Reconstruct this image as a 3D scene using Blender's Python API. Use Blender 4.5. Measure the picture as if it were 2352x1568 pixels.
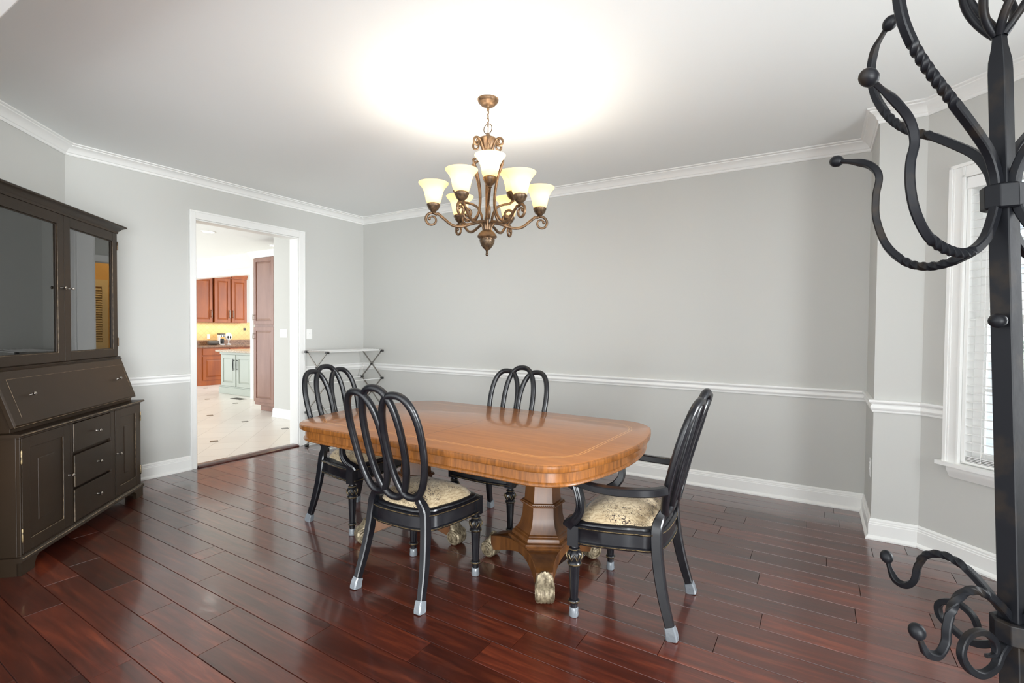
import bpy, bmesh, math, random
from mathutils import Vector, Matrix, Euler
for _o in list(bpy.data.objects): bpy.data.objects.remove(_o, do_unlink=True)
scene = bpy.context.scene
C = scene.collection
PI = math.pi
def srgb(r, g, b):
    f = lambda c: (c/255)/12.92 if c/255 <= .04045 else ((c/255+.055)/1.055)**2.4
    return (f(r), f(g), f(b), 1.0)

# ------------------------------------------------------------------ camera
cam_d = bpy.data.cameras.new('camera'); cam = bpy.data.objects.new('camera', cam_d); C.objects.link(cam)
cam_d.sensor_fit = 'HORIZONTAL'; cam_d.sensor_width = 36.0; cam_d.lens = 1156.324*36/2352
cam_d.clip_start = .02; cam_d.clip_end = 200
yaw, pitch, roll = -.5467, -.0220, .0079
_f = Vector((math.sin(yaw)*math.cos(pitch), math.cos(yaw)*math.cos(pitch), math.sin(pitch)))
_r = Vector((math.cos(yaw), -math.sin(yaw), 0)); _u = _r.cross(_f)
_r2 = math.cos(roll)*_r + math.sin(roll)*_u; _u2 = -math.sin(roll)*_r + math.cos(roll)*_u
m4 = Matrix((( _r2.x,_u2.x,-_f.x, 4.9984),(_r2.y,_u2.y,-_f.y,-4.5359),(_r2.z,_u2.z,-_f.z,1.3245),(0,0,0,1)))
cam.matrix_world = m4
scene.camera = cam

# ------------------------------------------------------------------ world, exposure, lights
scene.view_settings.view_transform = 'Standard'; scene.view_settings.look = 'None'
scene.view_settings.gamma = 1; scene.view_settings.use_curve_mapping = False
scene.view_settings.exposure = 0.45
scene.cycles.max_bounces = 10; scene.cycles.diffuse_bounces = 6; scene.cycles.glossy_bounces = 5
scene.cycles.transmission_bounces = 8; scene.cycles.transparent_max_bounces = 12
scene.cycles.sample_clamp_indirect = 8.0; scene.cycles.use_denoising = True
world = bpy.data.worlds.new('world'); scene.world = world; world.use_nodes = True
wn = world.node_tree; bg = wn.nodes['Background']
bg.inputs['Color'].default_value = (.92, .97, 1.0, 1); bg.inputs['Strength'].default_value = 1.5

def area(name, loc, target, sx, sy, power, col=(1,1,1)):
    l = bpy.data.lights.new(name, 'AREA'); l.shape = 'RECTANGLE'; l.size = sx; l.size_y = sy
    l.energy = power; l.color = col
    o = bpy.data.objects.new(name, l); C.objects.link(o); o.location = loc
    o.rotation_euler = (Vector(target)-Vector(loc)).to_track_quat('-Z','Y').to_euler()
    return o
# daylight through the bay windows on the right; the foyer lamps behind the camera are added fill
area('daylight_bay_window', (6.95,-2.3,1.5), (3.0,-2.2,1.6), 1.5, 1.7, 60, (.93,.965,1.0))
area('fill_beyond_bay', (9.3,-2.15,1.75), (.4,-2.9,1.6), 2.4, 1.6, 430, (.94,.975,1.0))  # extra fill added beyond the bay, aimed at the left diagonal wall
area('fill_foyer', (3.4,-7.4,1.4), (3.0,-2.0,2.0), 4.2, 2.4, 75, (.95,.98,1.0))  # unseen soft fill panel in the open foyer; no windows are built there
area('fill_foyer_right', (7.3,-6.6,.95), (.6,-2.5,2.6), 2.2, 1.7, 225, (.94,.98,1.0))  # added to lift the left walls and ceiling; there is no entry door
# kitchen: unseen area lamps added for brightness, no windows are built here
area('fill_kitchen', (-5.2,-4.3,1.7), (-4.4,0,1.0), 4.0, 1.9, 52, (1,.98,.95))
area('fill_kitchen_far', (-4.2,3.9,1.8), (-5.8,2.0,1.0), 2.4, 1.6, 42, (1,.97,.93))  # unseen lamp added to brighten the far cabinets

# ------------------------------------------------------------------ helpers
def link(o, parent=None):
    C.objects.link(o)
    if parent is not None: o.parent = parent
    return o
def tag(o, label=None, cat=None, group=None, kind=None):
    if label: o['label'] = label
    if cat: o['category'] = cat
    if group: o['group'] = group
    if kind: o['kind'] = kind
    return o
def thing(name, label, cat, loc=(0,0,0), rz=0, group=None):
    o = bpy.data.objects.new(name, None); o.empty_display_size = .1
    C.objects.link(o); o.location = loc; o.rotation_euler = (0,0,rz)
    return tag(o, label, cat, group)
def dup(root, loc, rz):
    r = root.copy(); C.objects.link(r); r.location = loc; r.rotation_euler = (0,0,rz)
    def rec(src, par):
        for ch in list(src.children):
            c = ch.copy(); C.objects.link(c); c.parent = par; rec(ch, c)
    rec(root, r)
    return r

class MB:
    """collects shapes, then links them as ONE mesh object"""
    def __init__(s): s.v = []; s.f = []; s.M = Matrix.Identity(4)
    def add(s, vs, fs):
        n = len(s.v); s.v += [tuple(s.M @ Vector(p)) for p in vs]; s.f += [tuple(i+n for i in f) for f in fs]; return s
    def box(s, x0, x1, y0, y1, z0, z1):
        return s.add([(x0,y0,z0),(x1,y0,z0),(x1,y1,z0),(x0,y1,z0),(x0,y0,z1),(x1,y0,z1),(x1,y1,z1),(x0,y1,z1)],
            [(3,2,1,0),(4,5,6,7),(0,1,5,4),(1,2,6,5),(2,3,7,6),(3,0,4,7)])
    def prism(s, poly, z0, z1):
        n = len(poly); z0f = z0 if callable(z0) else (lambda p: z0); z1f = z1 if callable(z1) else (lambda p: z1)
        vs = [(p[0],p[1],z0f(p)) for p in poly]+[(p[0],p[1],z1f(p)) for p in poly]
        return s.add(vs, [tuple(range(n-1,-1,-1)), tuple(range(n,2*n))]+[(i,(i+1)%n,n+(i+1)%n,n+i) for i in range(n)])
    def loft(s, rings, cap0=True, cap1=True, closed=True):
        n = len(rings[0]); vs = [p for r in rings for p in r]; fs = []
        for k in range(len(rings)-1):
            for i in range(n if closed else n-1):
                j = (i+1) % n; fs.append((k*n+i, k*n+j, (k+1)*n+j, (k+1)*n+i))
        if cap0: fs.append(tuple(range(n-1,-1,-1)))
        if cap1: fs.append(tuple((len(rings)-1)*n+i for i in range(n)))
        return s.add(vs, fs)
    def lathe(s, prof, seg=24, c=(0,0,0), mod=None, rot=0):
        rings = []
        for r, z in prof:
            ring = []
            for i in range(seg):
                a = 2*PI*i/seg + rot; rr = r*(mod(a, z) if mod else 1)
                ring.append((c[0]+rr*math.cos(a), c[1]+rr*math.sin(a), c[2]+z))
            rings.append(ring)
        return s.loft(rings)
    def sweep(s, pts, rad, seg=10, rect=None, ref=(0,0,1), twist=None, closed=False, chf=.14):
        """round tube (rad: number or list) or rectangular bar (rect=(w,h) or list of those) along pts"""
        P = [Vector(p) for p in pts]; n = len(P); rings = []
        N = None
        for i in range(n):
            if closed: t = (P[(i+1)%n]-P[i-1]).normalized()
            else: t = (P[min(i+1,n-1)]-P[max(i-1,0)]).normalized()
            if N is None:
                rf = Vector(ref)
                if abs(rf.dot(t)) > .95: rf = Vector((1,0,0)) if abs(t.x) < .9 else Vector((0,1,0))
                N = (rf - t*rf.dot(t)).normalized()
            else:
                N = (N - t*N.dot(t)).normalized()
            B = t.cross(N); tw = twist[i] if twist else 0
            a, b = N*math.cos(tw)+B*math.sin(tw), B*math.cos(tw)-N*math.sin(tw)
            if rect:
                w, h = rect[i] if isinstance(rect, list) else rect
                ch = min(w,h)*chf
                cs = [(w/2,h/2-ch),(w/2-ch,h/2),(-w/2+ch,h/2),(-w/2,h/2-ch),(-w/2,-h/2+ch),(-w/2+ch,-h/2),(w/2-ch,-h/2),(w/2,-h/2+ch)]
                rings.append([tuple(P[i]+a*x+b*y) for x, y in cs])
            else:
                r = rad[i] if isinstance(rad, (list,tuple)) else rad
                rings.append([tuple(P[i]+a*(r*math.cos(2*PI*k/seg))+b*(r*math.sin(2*PI*k/seg))) for k in range(seg)])
        if closed:
            rings.append(rings[0]); return s.loft(rings, False, False)
        return s.loft(rings)
    def ball(s, c, r, seg=16, rings=10):
        rx, ry, rz_ = (r,r,r) if not isinstance(r, tuple) else r
        R = []
        for k in range(rings+1):
            a = -PI/2+PI*k/rings; cr = max(math.cos(a), .02)
            R.append([(c[0]+rx*cr*math.cos(2*PI*i/seg), c[1]+ry*cr*math.sin(2*PI*i/seg), c[2]+rz_*math.sin(a)) for i in range(seg)])
        return s.loft(R)
    def build(s, name, m, parent=None, smooth=True, bevel=0, angle=38, seg=2):
        me = bpy.data.meshes.new(name); me.from_pydata(s.v, [], s.f)
        bm = bmesh.new(); bm.from_mesh(me); bmesh.ops.recalc_face_normals(bm, faces=bm.faces); bm.to_mesh(me); bm.free()
        if m is not None: me.materials.append(m)
        if smooth:
            me.polygons.foreach_set('use_smooth', [True]*len(me.polygons)); me.set_sharp_from_angle(angle=math.radians(angle))
        o = bpy.data.objects.new(name, me); link(o, parent)
        if bevel:
            b = o.modifiers.new('bevel','BEVEL'); b.width = bevel; b.segments = seg; b.limit_method = 'ANGLE'; b.angle_limit = math.radians(40)
        return o
def structure(o): o['kind'] = 'structure'; return o

def catmull(pts, k=6, closed=False):
    P = [Vector(p) for p in pts]; n = len(P); out = []
    rng = range(n) if closed else range(n-1)
    for i in rng:
        if closed: p0,p1,p2,p3 = P[i-1],P[i],P[(i+1)%n],P[(i+2)%n]
        else: p0,p1,p2,p3 = P[max(i-1,0)],P[i],P[i+1],P[min(i+2,n-1)]
        for j in range(k):
            t = j/k
            out.append(.5*((2*p1)+(p2-p0)*t+(2*p0-5*p1+4*p2-p3)*t*t+(3*p1-p0-3*p2+p3)*t**3))
    if not closed: out.append(P[-1])
    return out
def lerp_list(vals, n):
    m = len(vals)-1; out = []
    for i in range(n):
        x = m*i/(n-1); k = min(int(x), m-1); out.append(vals[k]+(vals[k+1]-vals[k])*(x-k))
    return out

# ------------------------------------------------------------------ materials
def mat(name, col, rough=.5, metal=0., coat=0., spec=.5, bump=None, vary=None, emit=None, trans=0., coat_rough=.08):
    """col linear rgba; vary=(scale(xyz), col2, detail): noise mix; bump=(scale(xyz), strength)"""
    m = bpy.data.materials.new(name); m.use_nodes = True; nt = m.node_tree; p = nt.nodes['Principled BSDF']
    p.inputs['Base Color'].default_value = col; p.inputs['Roughness'].default_value = rough; p.inputs['Metallic'].default_value = metal
    p.inputs['Coat Weight'].default_value = coat; p.inputs['Coat Roughness'].default_value = coat_rough
    p.inputs['Specular IOR Level'].default_value = spec; p.inputs['Transmission Weight'].default_value = trans
    tc = nt.nodes.new('ShaderNodeTexCoord')
    def noise(scale, detail=4, rough_=.55):
        mp = nt.nodes.new('ShaderNodeMapping'); mp.inputs['Scale'].default_value = scale
        nt.links.new(tc.outputs['Object'], mp.inputs['Vector'])
        n = nt.nodes.new('ShaderNodeTexNoise'); n.inputs['Scale'].default_value = 1; n.inputs['Detail'].default_value = detail; n.inputs['Roughness'].default_value = rough_
        nt.links.new(mp.outputs['Vector'], n.inputs['Vector']); return n
    if vary:
        n = noise(vary[0], vary[2] if len(vary) > 2 else 4)
        cr = nt.nodes.new('ShaderNodeValToRGB'); lo, hi = vary[3] if len(vary) > 3 else (.35,.65)
        cr.color_ramp.elements[0].position = lo; cr.color_ramp.elements[1].position = hi
        cr.color_ramp.elements[0].color = col; cr.color_ramp.elements[1].color = vary[1]
        nt.links.new(n.outputs['Fac'], cr.inputs['Fac']); nt.links.new(cr.outputs['Color'], p.inputs['Base Color'])
    if bump:
        n = noise(bump[0], 3); b = nt.nodes.new('ShaderNodeBump'); b.inputs['Strength'].default_value = bump[1]; b.inputs['Distance'].default_value = bump[2] if len(bump) > 2 else .002
        nt.links.new(n.outputs['Fac'], b.inputs['Height']); nt.links.new(b.outputs['Normal'], p.inputs['Normal'])
        if coat: nt.links.new(b.outputs['Normal'], p.inputs['Coat Normal'])
    if emit:
        p.inputs['Emission Color'].default_value = emit[0]; p.inputs['Emission Strength'].default_value = emit[1]
    return m
M = {}
M['wall'] = mat('wall_paint', (.56,.56,.535,1), .75, bump=((350,350,350),.08,.001))
M['ceiling'] = mat('ceiling_paint', (.885,.905,.90,1), .85, bump=((300,300,300),.06,.001))
M['trim'] = mat('white_trim_paint', (.84,.84,.82,1), .35)
M['black'] = mat('black_lacquer', (.004,.0045,.007,1), .32, coat=.2, coat_rough=.14, spec=.4, vary=((14,14,14),(.009,.009,.011,1)), bump=((40,40,40),.05,.001))
M['rub'] = mat('rubbed_gilt_edge', srgb(150,130,95), .4, metal=.6, vary=((60,60,60), srgb(50,42,32), 4))
M['cap'] = mat('clear_plastic', (.32,.35,.38,1), .15, trans=.5, bump=((60,60,60),.5,.004))
M['cabinet'] = mat('espresso_paint', srgb(44,32,21), .38, spec=.25, vary=((1.5,1.5,1.5), srgb(35,26,17)), bump=((120,120,120),.06,.001))
M['cab_wear'] = mat('worn_edge', srgb(150,128,100), .5, vary=((30,30,30), srgb(62,52,42), 4))
M['cab_in'] = mat('cabinet_interior', srgb(150,152,136), .6)
M['nickel'] = mat('brushed_nickel', srgb(172,166,158), .28, metal=1)
M['iron'] = mat('wrought_iron', (.007,.0075,.0095,1), .42, spec=.2, vary=((18,18,18),(.030,.021,.013,1), 4, (.54,.78)), bump=((30,30,30),.25,.002))
M['bronze'] = mat('aged_bronze', srgb(122,96,70), .4, metal=.6, vary=((40,40,40), srgb(84,64,46), 3))
M['bronze_d'] = mat('dark_bronze', srgb(66,52,40), .42, metal=.6, vary=((60,60,60), srgb(104,84,62), 3))
M['silver_leaf'] = mat('antique_silver_gilt', srgb(168,154,128), .42, metal=.45, vary=((50,50,50), srgb(92,80,62), 4))
M['rack_metal'] = mat('rack_grey_metal', srgb(130,126,120), .35, metal=.5)
M['rack_white'] = mat('rack_white_rod', (.75,.75,.73,1), .4)
M['plastic_black'] = mat('black_plastic', (.012,.012,.012,1), .4)
M['plate'] = mat('switch_plate_plastic', (.85,.85,.83,1), .3)
M['plate_dark'] = mat('slot_dark', (.05,.05,.05,1), .5)
M['cherry'] = mat('cherry_wood', srgb(162,82,22), .4, coat=.1, vary=((6,6,1.2), srgb(134,62,14), 5))
M['cherry_d'] = mat('brown_pantry_wood', srgb(142,104,88), .25, coat=.5, vary=((5,5,1), srgb(126,88,74), 4))
M['green'] = mat('sage_paint', srgb(172,178,168), .3, coat=.3)
M['granite'] = mat('granite', srgb(150,112,84), .2, coat=.3, vary=((60,60,60), srgb(90,62,44), 6))
M['granite_l'] = mat('light_granite', srgb(206,190,168), .2, coat=.3, vary=((60,60,60), srgb(150,130,108), 6))
M['threshold'] = mat('threshold_wood', srgb(84,34,24), .3, coat=.4, vary=((2,30,30), srgb(60,24,18), 4))
M['grey_box'] = mat('grey_plastic', srgb(86,80,74), .5)
M['white_plastic'] = mat('white_plastic', (.8,.8,.8,1), .3)
M['gold_wall'] = mat('golden_paint', srgb(222,170,92), .6)
M['sign'] = mat('dark_sign_board', srgb(34,30,30), .6)
M['sign_ink'] = mat('sign_lettering', srgb(120,112,100), .6)
M['slat'] = mat('blind_slat', (.86,.86,.85,1), .4)
M['siding'] = mat('neighbour_siding', (.62,.68,.76,1), .7)
M['siding_glass'] = mat('dark_reflecting_pane', (.30,.34,.40,1), .1)
M['leaf'] = mat('shrub_leaf', srgb(104,114,104), .6, vary=((9,9,9), srgb(176,182,180), 4))
M['lawn'] = mat('lawn_grass', srgb(136,140,112), .8, vary=((3,3,3), srgb(112,122,90), 5))
M['register'] = mat('dark_register_metal', srgb(90,84,76), .4, metal=.4)

def glass_mat(name, refl=.0, tint=(1,1,1,1)):
    m = bpy.data.materials.new(name); m.use_nodes = True; nt = m.node_tree; nt.nodes.clear()
    out = nt.nodes.new('ShaderNodeOutputMaterial'); tr = nt.nodes.new('ShaderNodeBsdfTransparent'); gl = nt.nodes.new('ShaderNodeBsdfGlossy')
    fr = nt.nodes.new('ShaderNodeFresnel'); fr.inputs['IOR'].default_value = 1.5 + refl; mx = nt.nodes.new('ShaderNodeMixShader')
    gl.inputs['Roughness'].default_value = 0.0; tr.inputs['Color'].default_value = tint
    nt.links.new(fr.outputs[0], mx.inputs[0]); nt.links.new(tr.outputs[0], mx.inputs[1]); nt.links.new(gl.outputs[0], mx.inputs[2]); nt.links.new(mx.outputs[0], out.inputs[0])
    return m
M['glass'] = glass_mat('window_glass')
M['cab_glass'] = glass_mat('cabinet_glass', 1.1, (.92,.95,.9,1))

def shade_mat():
    m = bpy.data.materials.new('frosted_shade_glass'); m.use_nodes = True; nt = m.node_tree; nt.nodes.clear()
    out = nt.nodes.new('ShaderNodeOutputMaterial'); tl = nt.nodes.new('ShaderNodeBsdfTranslucent'); df = nt.nodes.new('ShaderNodeBsdfDiffuse'); em = nt.nodes.new('ShaderNodeEmission')
    tl.inputs['Color'].default_value = (.80,.63,.36,1); df.inputs['Color'].default_value = (.9,.82,.65,1)
    em.inputs['Color'].default_value = (1,.80,.46,1); em.inputs['Strength'].default_value = .22
    mx = nt.nodes.new('ShaderNodeMixShader'); mx.inputs[0].default_value = .35; ad = nt.nodes.new('ShaderNodeAddShader')
    nt.links.new(tl.outputs[0], mx.inputs[1]); nt.links.new(df.outputs[0], mx.inputs[2]); nt.links.new(mx.outputs[0], ad.inputs[0]); nt.links.new(em.outputs[0], ad.inputs[1]); nt.links.new(ad.outputs[0], out.inputs[0])
    return m
M['shade'] = shade_mat()
def emis(name, col, st):
    m = bpy.data.materials.new(name); m.use_nodes = True; nt = m.node_tree; nt.nodes.clear()
    out = nt.nodes.new('ShaderNodeOutputMaterial'); em = nt.nodes.new('ShaderNodeEmission'); em.inputs['Color'].default_value = col; em.inputs['Strength'].default_value = st
    nt.links.new(em.outputs[0], out.inputs[0]); return m
M['bulb'] = emis('bulb_glow', (1,.86,.62,1), 8)
M['can'] = emis('recessed_lamp_glow', (1,.96,.9,1), 6)

def floor_mat():
    m = bpy.data.materials.new('mahogany_planks'); m.use_nodes = True; nt = m.node_tree; p = nt.nodes['Principled BSDF']; L = nt.links.new
    tc = nt.nodes.new('ShaderNodeTexCoord'); geo = nt.nodes.new('ShaderNodeNewGeometry')
    off = nt.nodes.new('ShaderNodeVectorMath'); off.operation = 'MULTIPLY_ADD'
    comb = nt.nodes.new('ShaderNodeCombineXYZ'); L(geo.outputs['Random Per Island'], comb.inputs[0]); L(geo.outputs['Random Per Island'], comb.inputs[2])
    L(comb.outputs[0], off.inputs[0]); off.inputs[1].default_value = (37,0,23); L(tc.outputs['Object'], off.inputs[2])
    mp = nt.nodes.new('ShaderNodeMapping'); mp.inputs['Scale'].default_value = (2.2,26,8); L(off.outputs[0], mp.inputs['Vector'])
    n = nt.nodes.new('ShaderNodeTexNoise'); n.inputs['Scale'].default_value = 1; n.inputs['Detail'].default_value = 7; n.inputs['Roughness'].default_value = .62; n.inputs['Distortion'].default_value = .6; L(mp.outputs[0], n.inputs['Vector'])
    grain = nt.nodes.new('ShaderNodeValToRGB'); e = grain.color_ramp.elements
    e[0].position = .30; e[0].color = srgb(52,23,17); e[1].position = .78; e[1].color = srgb(118,56,33)
    x = e.new(.55); x.color = srgb(82,35,23); L(n.outputs['Fac'], grain.inputs['Fac'])
    tone = nt.nodes.new('ShaderNodeValToRGB'); e = tone.color_ramp.elements
    e[0].position = 0; e[0].color = (.52,.5,.52,1); e[1].position = 1; e[1].color = (1.25,1.2,1.15,1); L(geo.outputs['Random Per Island'], tone.inputs['Fac'])
    mx = nt.nodes.new('ShaderNodeMix'); mx.data_type = 'RGBA'; mx.blend_type = 'MULTIPLY'; mx.inputs[0].default_value = 1
    L(grain.outputs['Color'], mx.inputs[6]); L(tone.outputs['Color'], mx.inputs[7]); L(mx.outputs[2], p.inputs['Base Color'])
    p.inputs['Roughness'].default_value = .30; p.inputs['Coat Weight'].default_value = .85; p.inputs['Coat Roughness'].default_value = .11; p.inputs['Specular IOR Level'].default_value = .5
    mp2 = nt.nodes.new('ShaderNodeMapping'); mp2.inputs['Scale'].default_value = (7,16,1); L(off.outputs[0], mp2.inputs['Vector'])
    n2 = nt.nodes.new('ShaderNodeTexNoise'); n2.inputs['Scale'].default_value = 1; n2.inputs['Detail'].default_value = 2; L(mp2.outputs[0], n2.inputs['Vector'])
    b = nt.nodes.new('ShaderNodeBump'); b.inputs['Strength'].default_value = .22; b.inputs['Distance'].default_value = .004; L(n2.outputs['Fac'], b.inputs['Height'])
    L(b.outputs[0], p.inputs['Normal']); L(b.outputs[0], p.inputs['Coat Normal'])
    return m
M['floor'] = floor_mat()

def tile_mat():
    """cream porcelain laid diagonally with small dark accents; object coords in metres"""
    m = bpy.data.materials.new('cream_tile'); m.use_nodes = True; nt = m.node_tree; p = nt.nodes['Principled BSDF']; L = nt.links.new
    tc = nt.nodes.new('ShaderNodeTexCoord'); mp = nt.nodes.new('ShaderNodeMapping'); mp.inputs['Rotation'].default_value = (0,0,PI/4); mp.inputs['Location'].default_value = (0,0,0)
    L(tc.outputs['Object'], mp.inputs['Vector'])
    br = nt.nodes.new('ShaderNodeTexBrick'); br.offset = 0; br.squash = 1; br.inputs['Scale'].default_value = 1
    br.inputs['Brick Width'].default_value = .325; br.inputs['Row Height'].default_value = .325; br.inputs['Mortar Size'].default_value = .0025; br.inputs['Mortar Smooth'].default_value = .1
    br.inputs['Color1'].default_value = (.80,.755,.69,1); br.inputs['Color2'].default_value = (.76,.715,.655,1); br.inputs['Mortar'].default_value = (.52,.47,.41,1)
    L(mp.outputs[0], br.inputs['Vector']); L(br.outputs['Color'], p.inputs['Base Color'])
    p.inputs['Roughness'].default_value = .3
    return m
M['tile'] = tile_mat()
M['accent'] = mat('dark_accent_tile', srgb(92,84,70), .3)

def backsplash_mat():
    m = bpy.data.materials.new('travertine_backsplash'); m.use_nodes = True; nt = m.node_tree; p = nt.nodes['Principled BSDF']; L = nt.links.new
    tc = nt.nodes.new('ShaderNodeTexCoord'); sp = nt.nodes.new('ShaderNodeSeparateXYZ'); cb = nt.nodes.new('ShaderNodeCombineXYZ'); L(tc.outputs['Object'], sp.inputs[0]); L(sp.outputs[1], cb.inputs[0]); L(sp.outputs[2], cb.inputs[1])
    mp = nt.nodes.new('ShaderNodeMapping'); mp.inputs['Rotation'].default_value = (0,0,PI/4); L(cb.outputs[0], mp.inputs['Vector'])
    br = nt.nodes.new('ShaderNodeTexBrick'); br.offset = 0; br.inputs['Scale'].default_value = 1; br.inputs['Brick Width'].default_value = .1; br.inputs['Row Height'].default_value = .1; br.inputs['Mortar Size'].default_value = .003
    br.inputs['Color1'].default_value = srgb(226,190,126); br.inputs['Color2'].default_value = srgb(214,178,116); br.inputs['Mortar'].default_value = srgb(196,160,100)
    L(mp.outputs[0], br.inputs['Vector']); L(br.outputs['Color'], p.inputs['Base Color']); p.inputs['Roughness'].default_value = .4
    return m
M['backsplash'] = backsplash_mat()

def table_mat(top):
    m = bpy.data.materials.new('table_top_veneer' if top else 'table_edge_veneer'); m.use_nodes = True; nt = m.node_tree; p = nt.nodes['Principled BSDF']; L = nt.links.new
    tc = nt.nodes.new('ShaderNodeTexCoord'); mp = nt.nodes.new('ShaderNodeMapping'); L(tc.outputs['Object'], mp.inputs['Vector'])
    mp.inputs['Scale'].default_value = (3,40,3) if top else (70,70,9)
    n = nt.nodes.new('ShaderNodeTexNoise'); n.inputs['Scale'].default_value = 1; n.inputs['Detail'].default_value = 6; n.inputs['Roughness'].default_value = .6; n.inputs['Distortion'].default_value = .4; L(mp.outputs[0], n.inputs['Vector'])
    r = nt.nodes.new('ShaderNodeValToRGB'); e = r.color_ramp.elements
    if top: e[0].position = .3; e[0].color = srgb(146,88,38); e[1].position = .75; e[1].color = srgb(170,106,48)
    else: e[0].position = .28; e[0].color = srgb(92,54,22); e[1].position = .75; e[1].color = srgb(152,94,40)
    L(n.outputs['Fac'], r.inputs['Fac']); last = r.outputs['Color']
    def math_(op, a, b=None, c=None):
        q = nt.nodes.new('ShaderNodeMath'); q.operation = op
        for i, val in enumerate((a,b,c)):
            if val is None: continue
            if isinstance(val, (int,float)): q.inputs[i].default_value = val
            else: L(val, q.inputs[i])
        return q.outputs[0]
    if top:
        sp = nt.nodes.new('ShaderNodeSeparateXYZ'); L(tc.outputs['Object'], sp.inputs[0])
        ax = math_('ABSOLUTE', sp.outputs[0]); ay = math_('ABSOLUTE', sp.outputs[1])
        def band(inset, w):
            qx = math_('SUBTRACT', ax, .7211+.045-.09); qy = math_('SUBTRACT', ay, .3904-.09); mx_ = math_('MAXIMUM', qx, 0.0); my_ = math_('MAXIMUM', qy, 0.0)
            ln = math_('SQRT', math_('ADD', math_('MULTIPLY', mx_, mx_), math_('MULTIPLY', my_, my_)))
            sd = math_('ADD', ln, math_('MINIMUM', math_('MAXIMUM', qx, qy), 0.0))
            return math_('LESS_THAN', math_('ABSOLUTE', math_('SUBTRACT', sd, .3228-inset)), w)
        f = math_('MAXIMUM', band(.125,.0016), band(.140,.0016))
        mx = nt.nodes.new('ShaderNodeMix'); mx.data_type = 'RGBA'; L(f, mx.inputs[0]); L(last, mx.inputs[6]); mx.inputs[7].default_value = srgb(222,160,88); last = mx.outputs[2]
        seam = math_('LESS_THAN', ax, .0016)
        mx = nt.nodes.new('ShaderNodeMix'); mx.data_type = 'RGBA'; L(seam, mx.inputs[0]); L(last, mx.inputs[6]); mx.inputs[7].default_value = srgb(84,40,20); last = mx.outputs[2]
    L(last, p.inputs['Base Color'])
    p.inputs['Roughness'].default_value = .34; p.inputs['Coat Weight'].default_value = .55 if top else .2; p.inputs['Coat Roughness'].default_value = .12
    return m
M['table_top'] = table_mat(True); M['table_edge'] = table_mat(False)
M['table_base'] = mat('table_base_walnut', srgb(112,70,32), .42, coat=.15, coat_rough=.25, vary=((16,16,3), srgb(66,36,15), 5, (.3,.7)))

def fabric_mat():
    m = bpy.data.materials.new('paisley_fabric'); m.use_nodes = True; nt = m.node_tree; p = nt.nodes['Principled BSDF']; L = nt.links.new
    tc = nt.nodes.new('ShaderNodeTexCoord')
    def nz(scale, detail, dist, mapscale=(1,1,1)):
        mp = nt.nodes.new('ShaderNodeMapping'); mp.inputs['Scale'].default_value = mapscale; L(tc.outputs['Object'], mp.inputs['Vector'])
        n = nt.nodes.new('ShaderNodeTexNoise'); n.inputs['Scale'].default_value = scale; n.inputs['Detail'].default_value = detail; n.inputs['Distortion'].default_value = dist; L(mp.outputs[0], n.inputs['Vector']); return n
    base = nt.nodes.new('ShaderNodeValToRGB'); e = base.color_ramp.elements; e[0].position = .35; e[0].color = srgb(164,144,112); e[1].position = .65; e[1].color = srgb(198,180,148)
    L(nz(9,3,1.5).outputs['Fac'], base.inputs['Fac'])
    w = nt.nodes.new('ShaderNodeTexWave'); w.wave_type = 'RINGS'; w.inputs['Scale'].default_value = 27; w.inputs['Distortion'].default_value = 9; w.inputs['Detail'].default_value = 2.5; w.inputs['Detail Scale'].default_value = 1.3; L(tc.outputs['Object'], w.inputs['Vector'])
    wr = nt.nodes.new('ShaderNodeValToRGB'); wr.color_ramp.elements[0].position = .0; wr.color_ramp.elements[1].position = .34; wr.color_ramp.elements[0].color = (.52,.45,.36,1); wr.color_ramp.elements[1].color = (1,1,1,1); L(w.outputs['Fac'], wr.inputs['Fac'])
    m1 = nt.nodes.new('ShaderNodeMix'); m1.data_type = 'RGBA'; m1.blend_type = 'MULTIPLY'; m1.inputs[0].default_value = .6; L(base.outputs[0], m1.inputs[6]); L(wr.outputs[0], m1.inputs[7])
    sp = nz(62,2,2.6); sr = nt.nodes.new('ShaderNodeValToRGB'); sr.color_ramp.elements[0].position = .555; sr.color_ramp.elements[1].position = .61; L(sp.outputs['Fac'], sr.inputs['Fac'])
    ms = nz(7,2,.8); mr = nt.nodes.new('ShaderNodeValToRGB'); mr.color_ramp.elements[0].position = .45; mr.color_ramp.elements[1].position = .56; L(ms.outputs['Fac'], mr.inputs['Fac'])
    mu = nt.nodes.new('ShaderNodeMath'); mu.operation = 'MULTIPLY'; L(sr.outputs[0], mu.inputs[0]); L(mr.outputs[0], mu.inputs[1])
    m2 = nt.nodes.new('ShaderNodeMix'); m2.data_type = 'RGBA'; L(mu.outputs[0], m2.inputs[0]); L(m1.outputs[2], m2.inputs[6]); m2.inputs[7].default_value = srgb(48,32,26)
    L(m2.outputs[2], p.inputs['Base Color']); p.inputs['Roughness'].default_value = .75; p.inputs['Sheen Weight'].default_value = .2
    b = nt.nodes.new('ShaderNodeBump'); b.inputs['Strength'].default_value = .35; b.inputs['Distance'].default_value = .002; L(nz(300,2,0).outputs['Fac'], b.inputs['Height']); L(b.outputs[0], p.inputs['Normal'])
    return m
M['fabric'] = fabric_mat()

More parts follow.
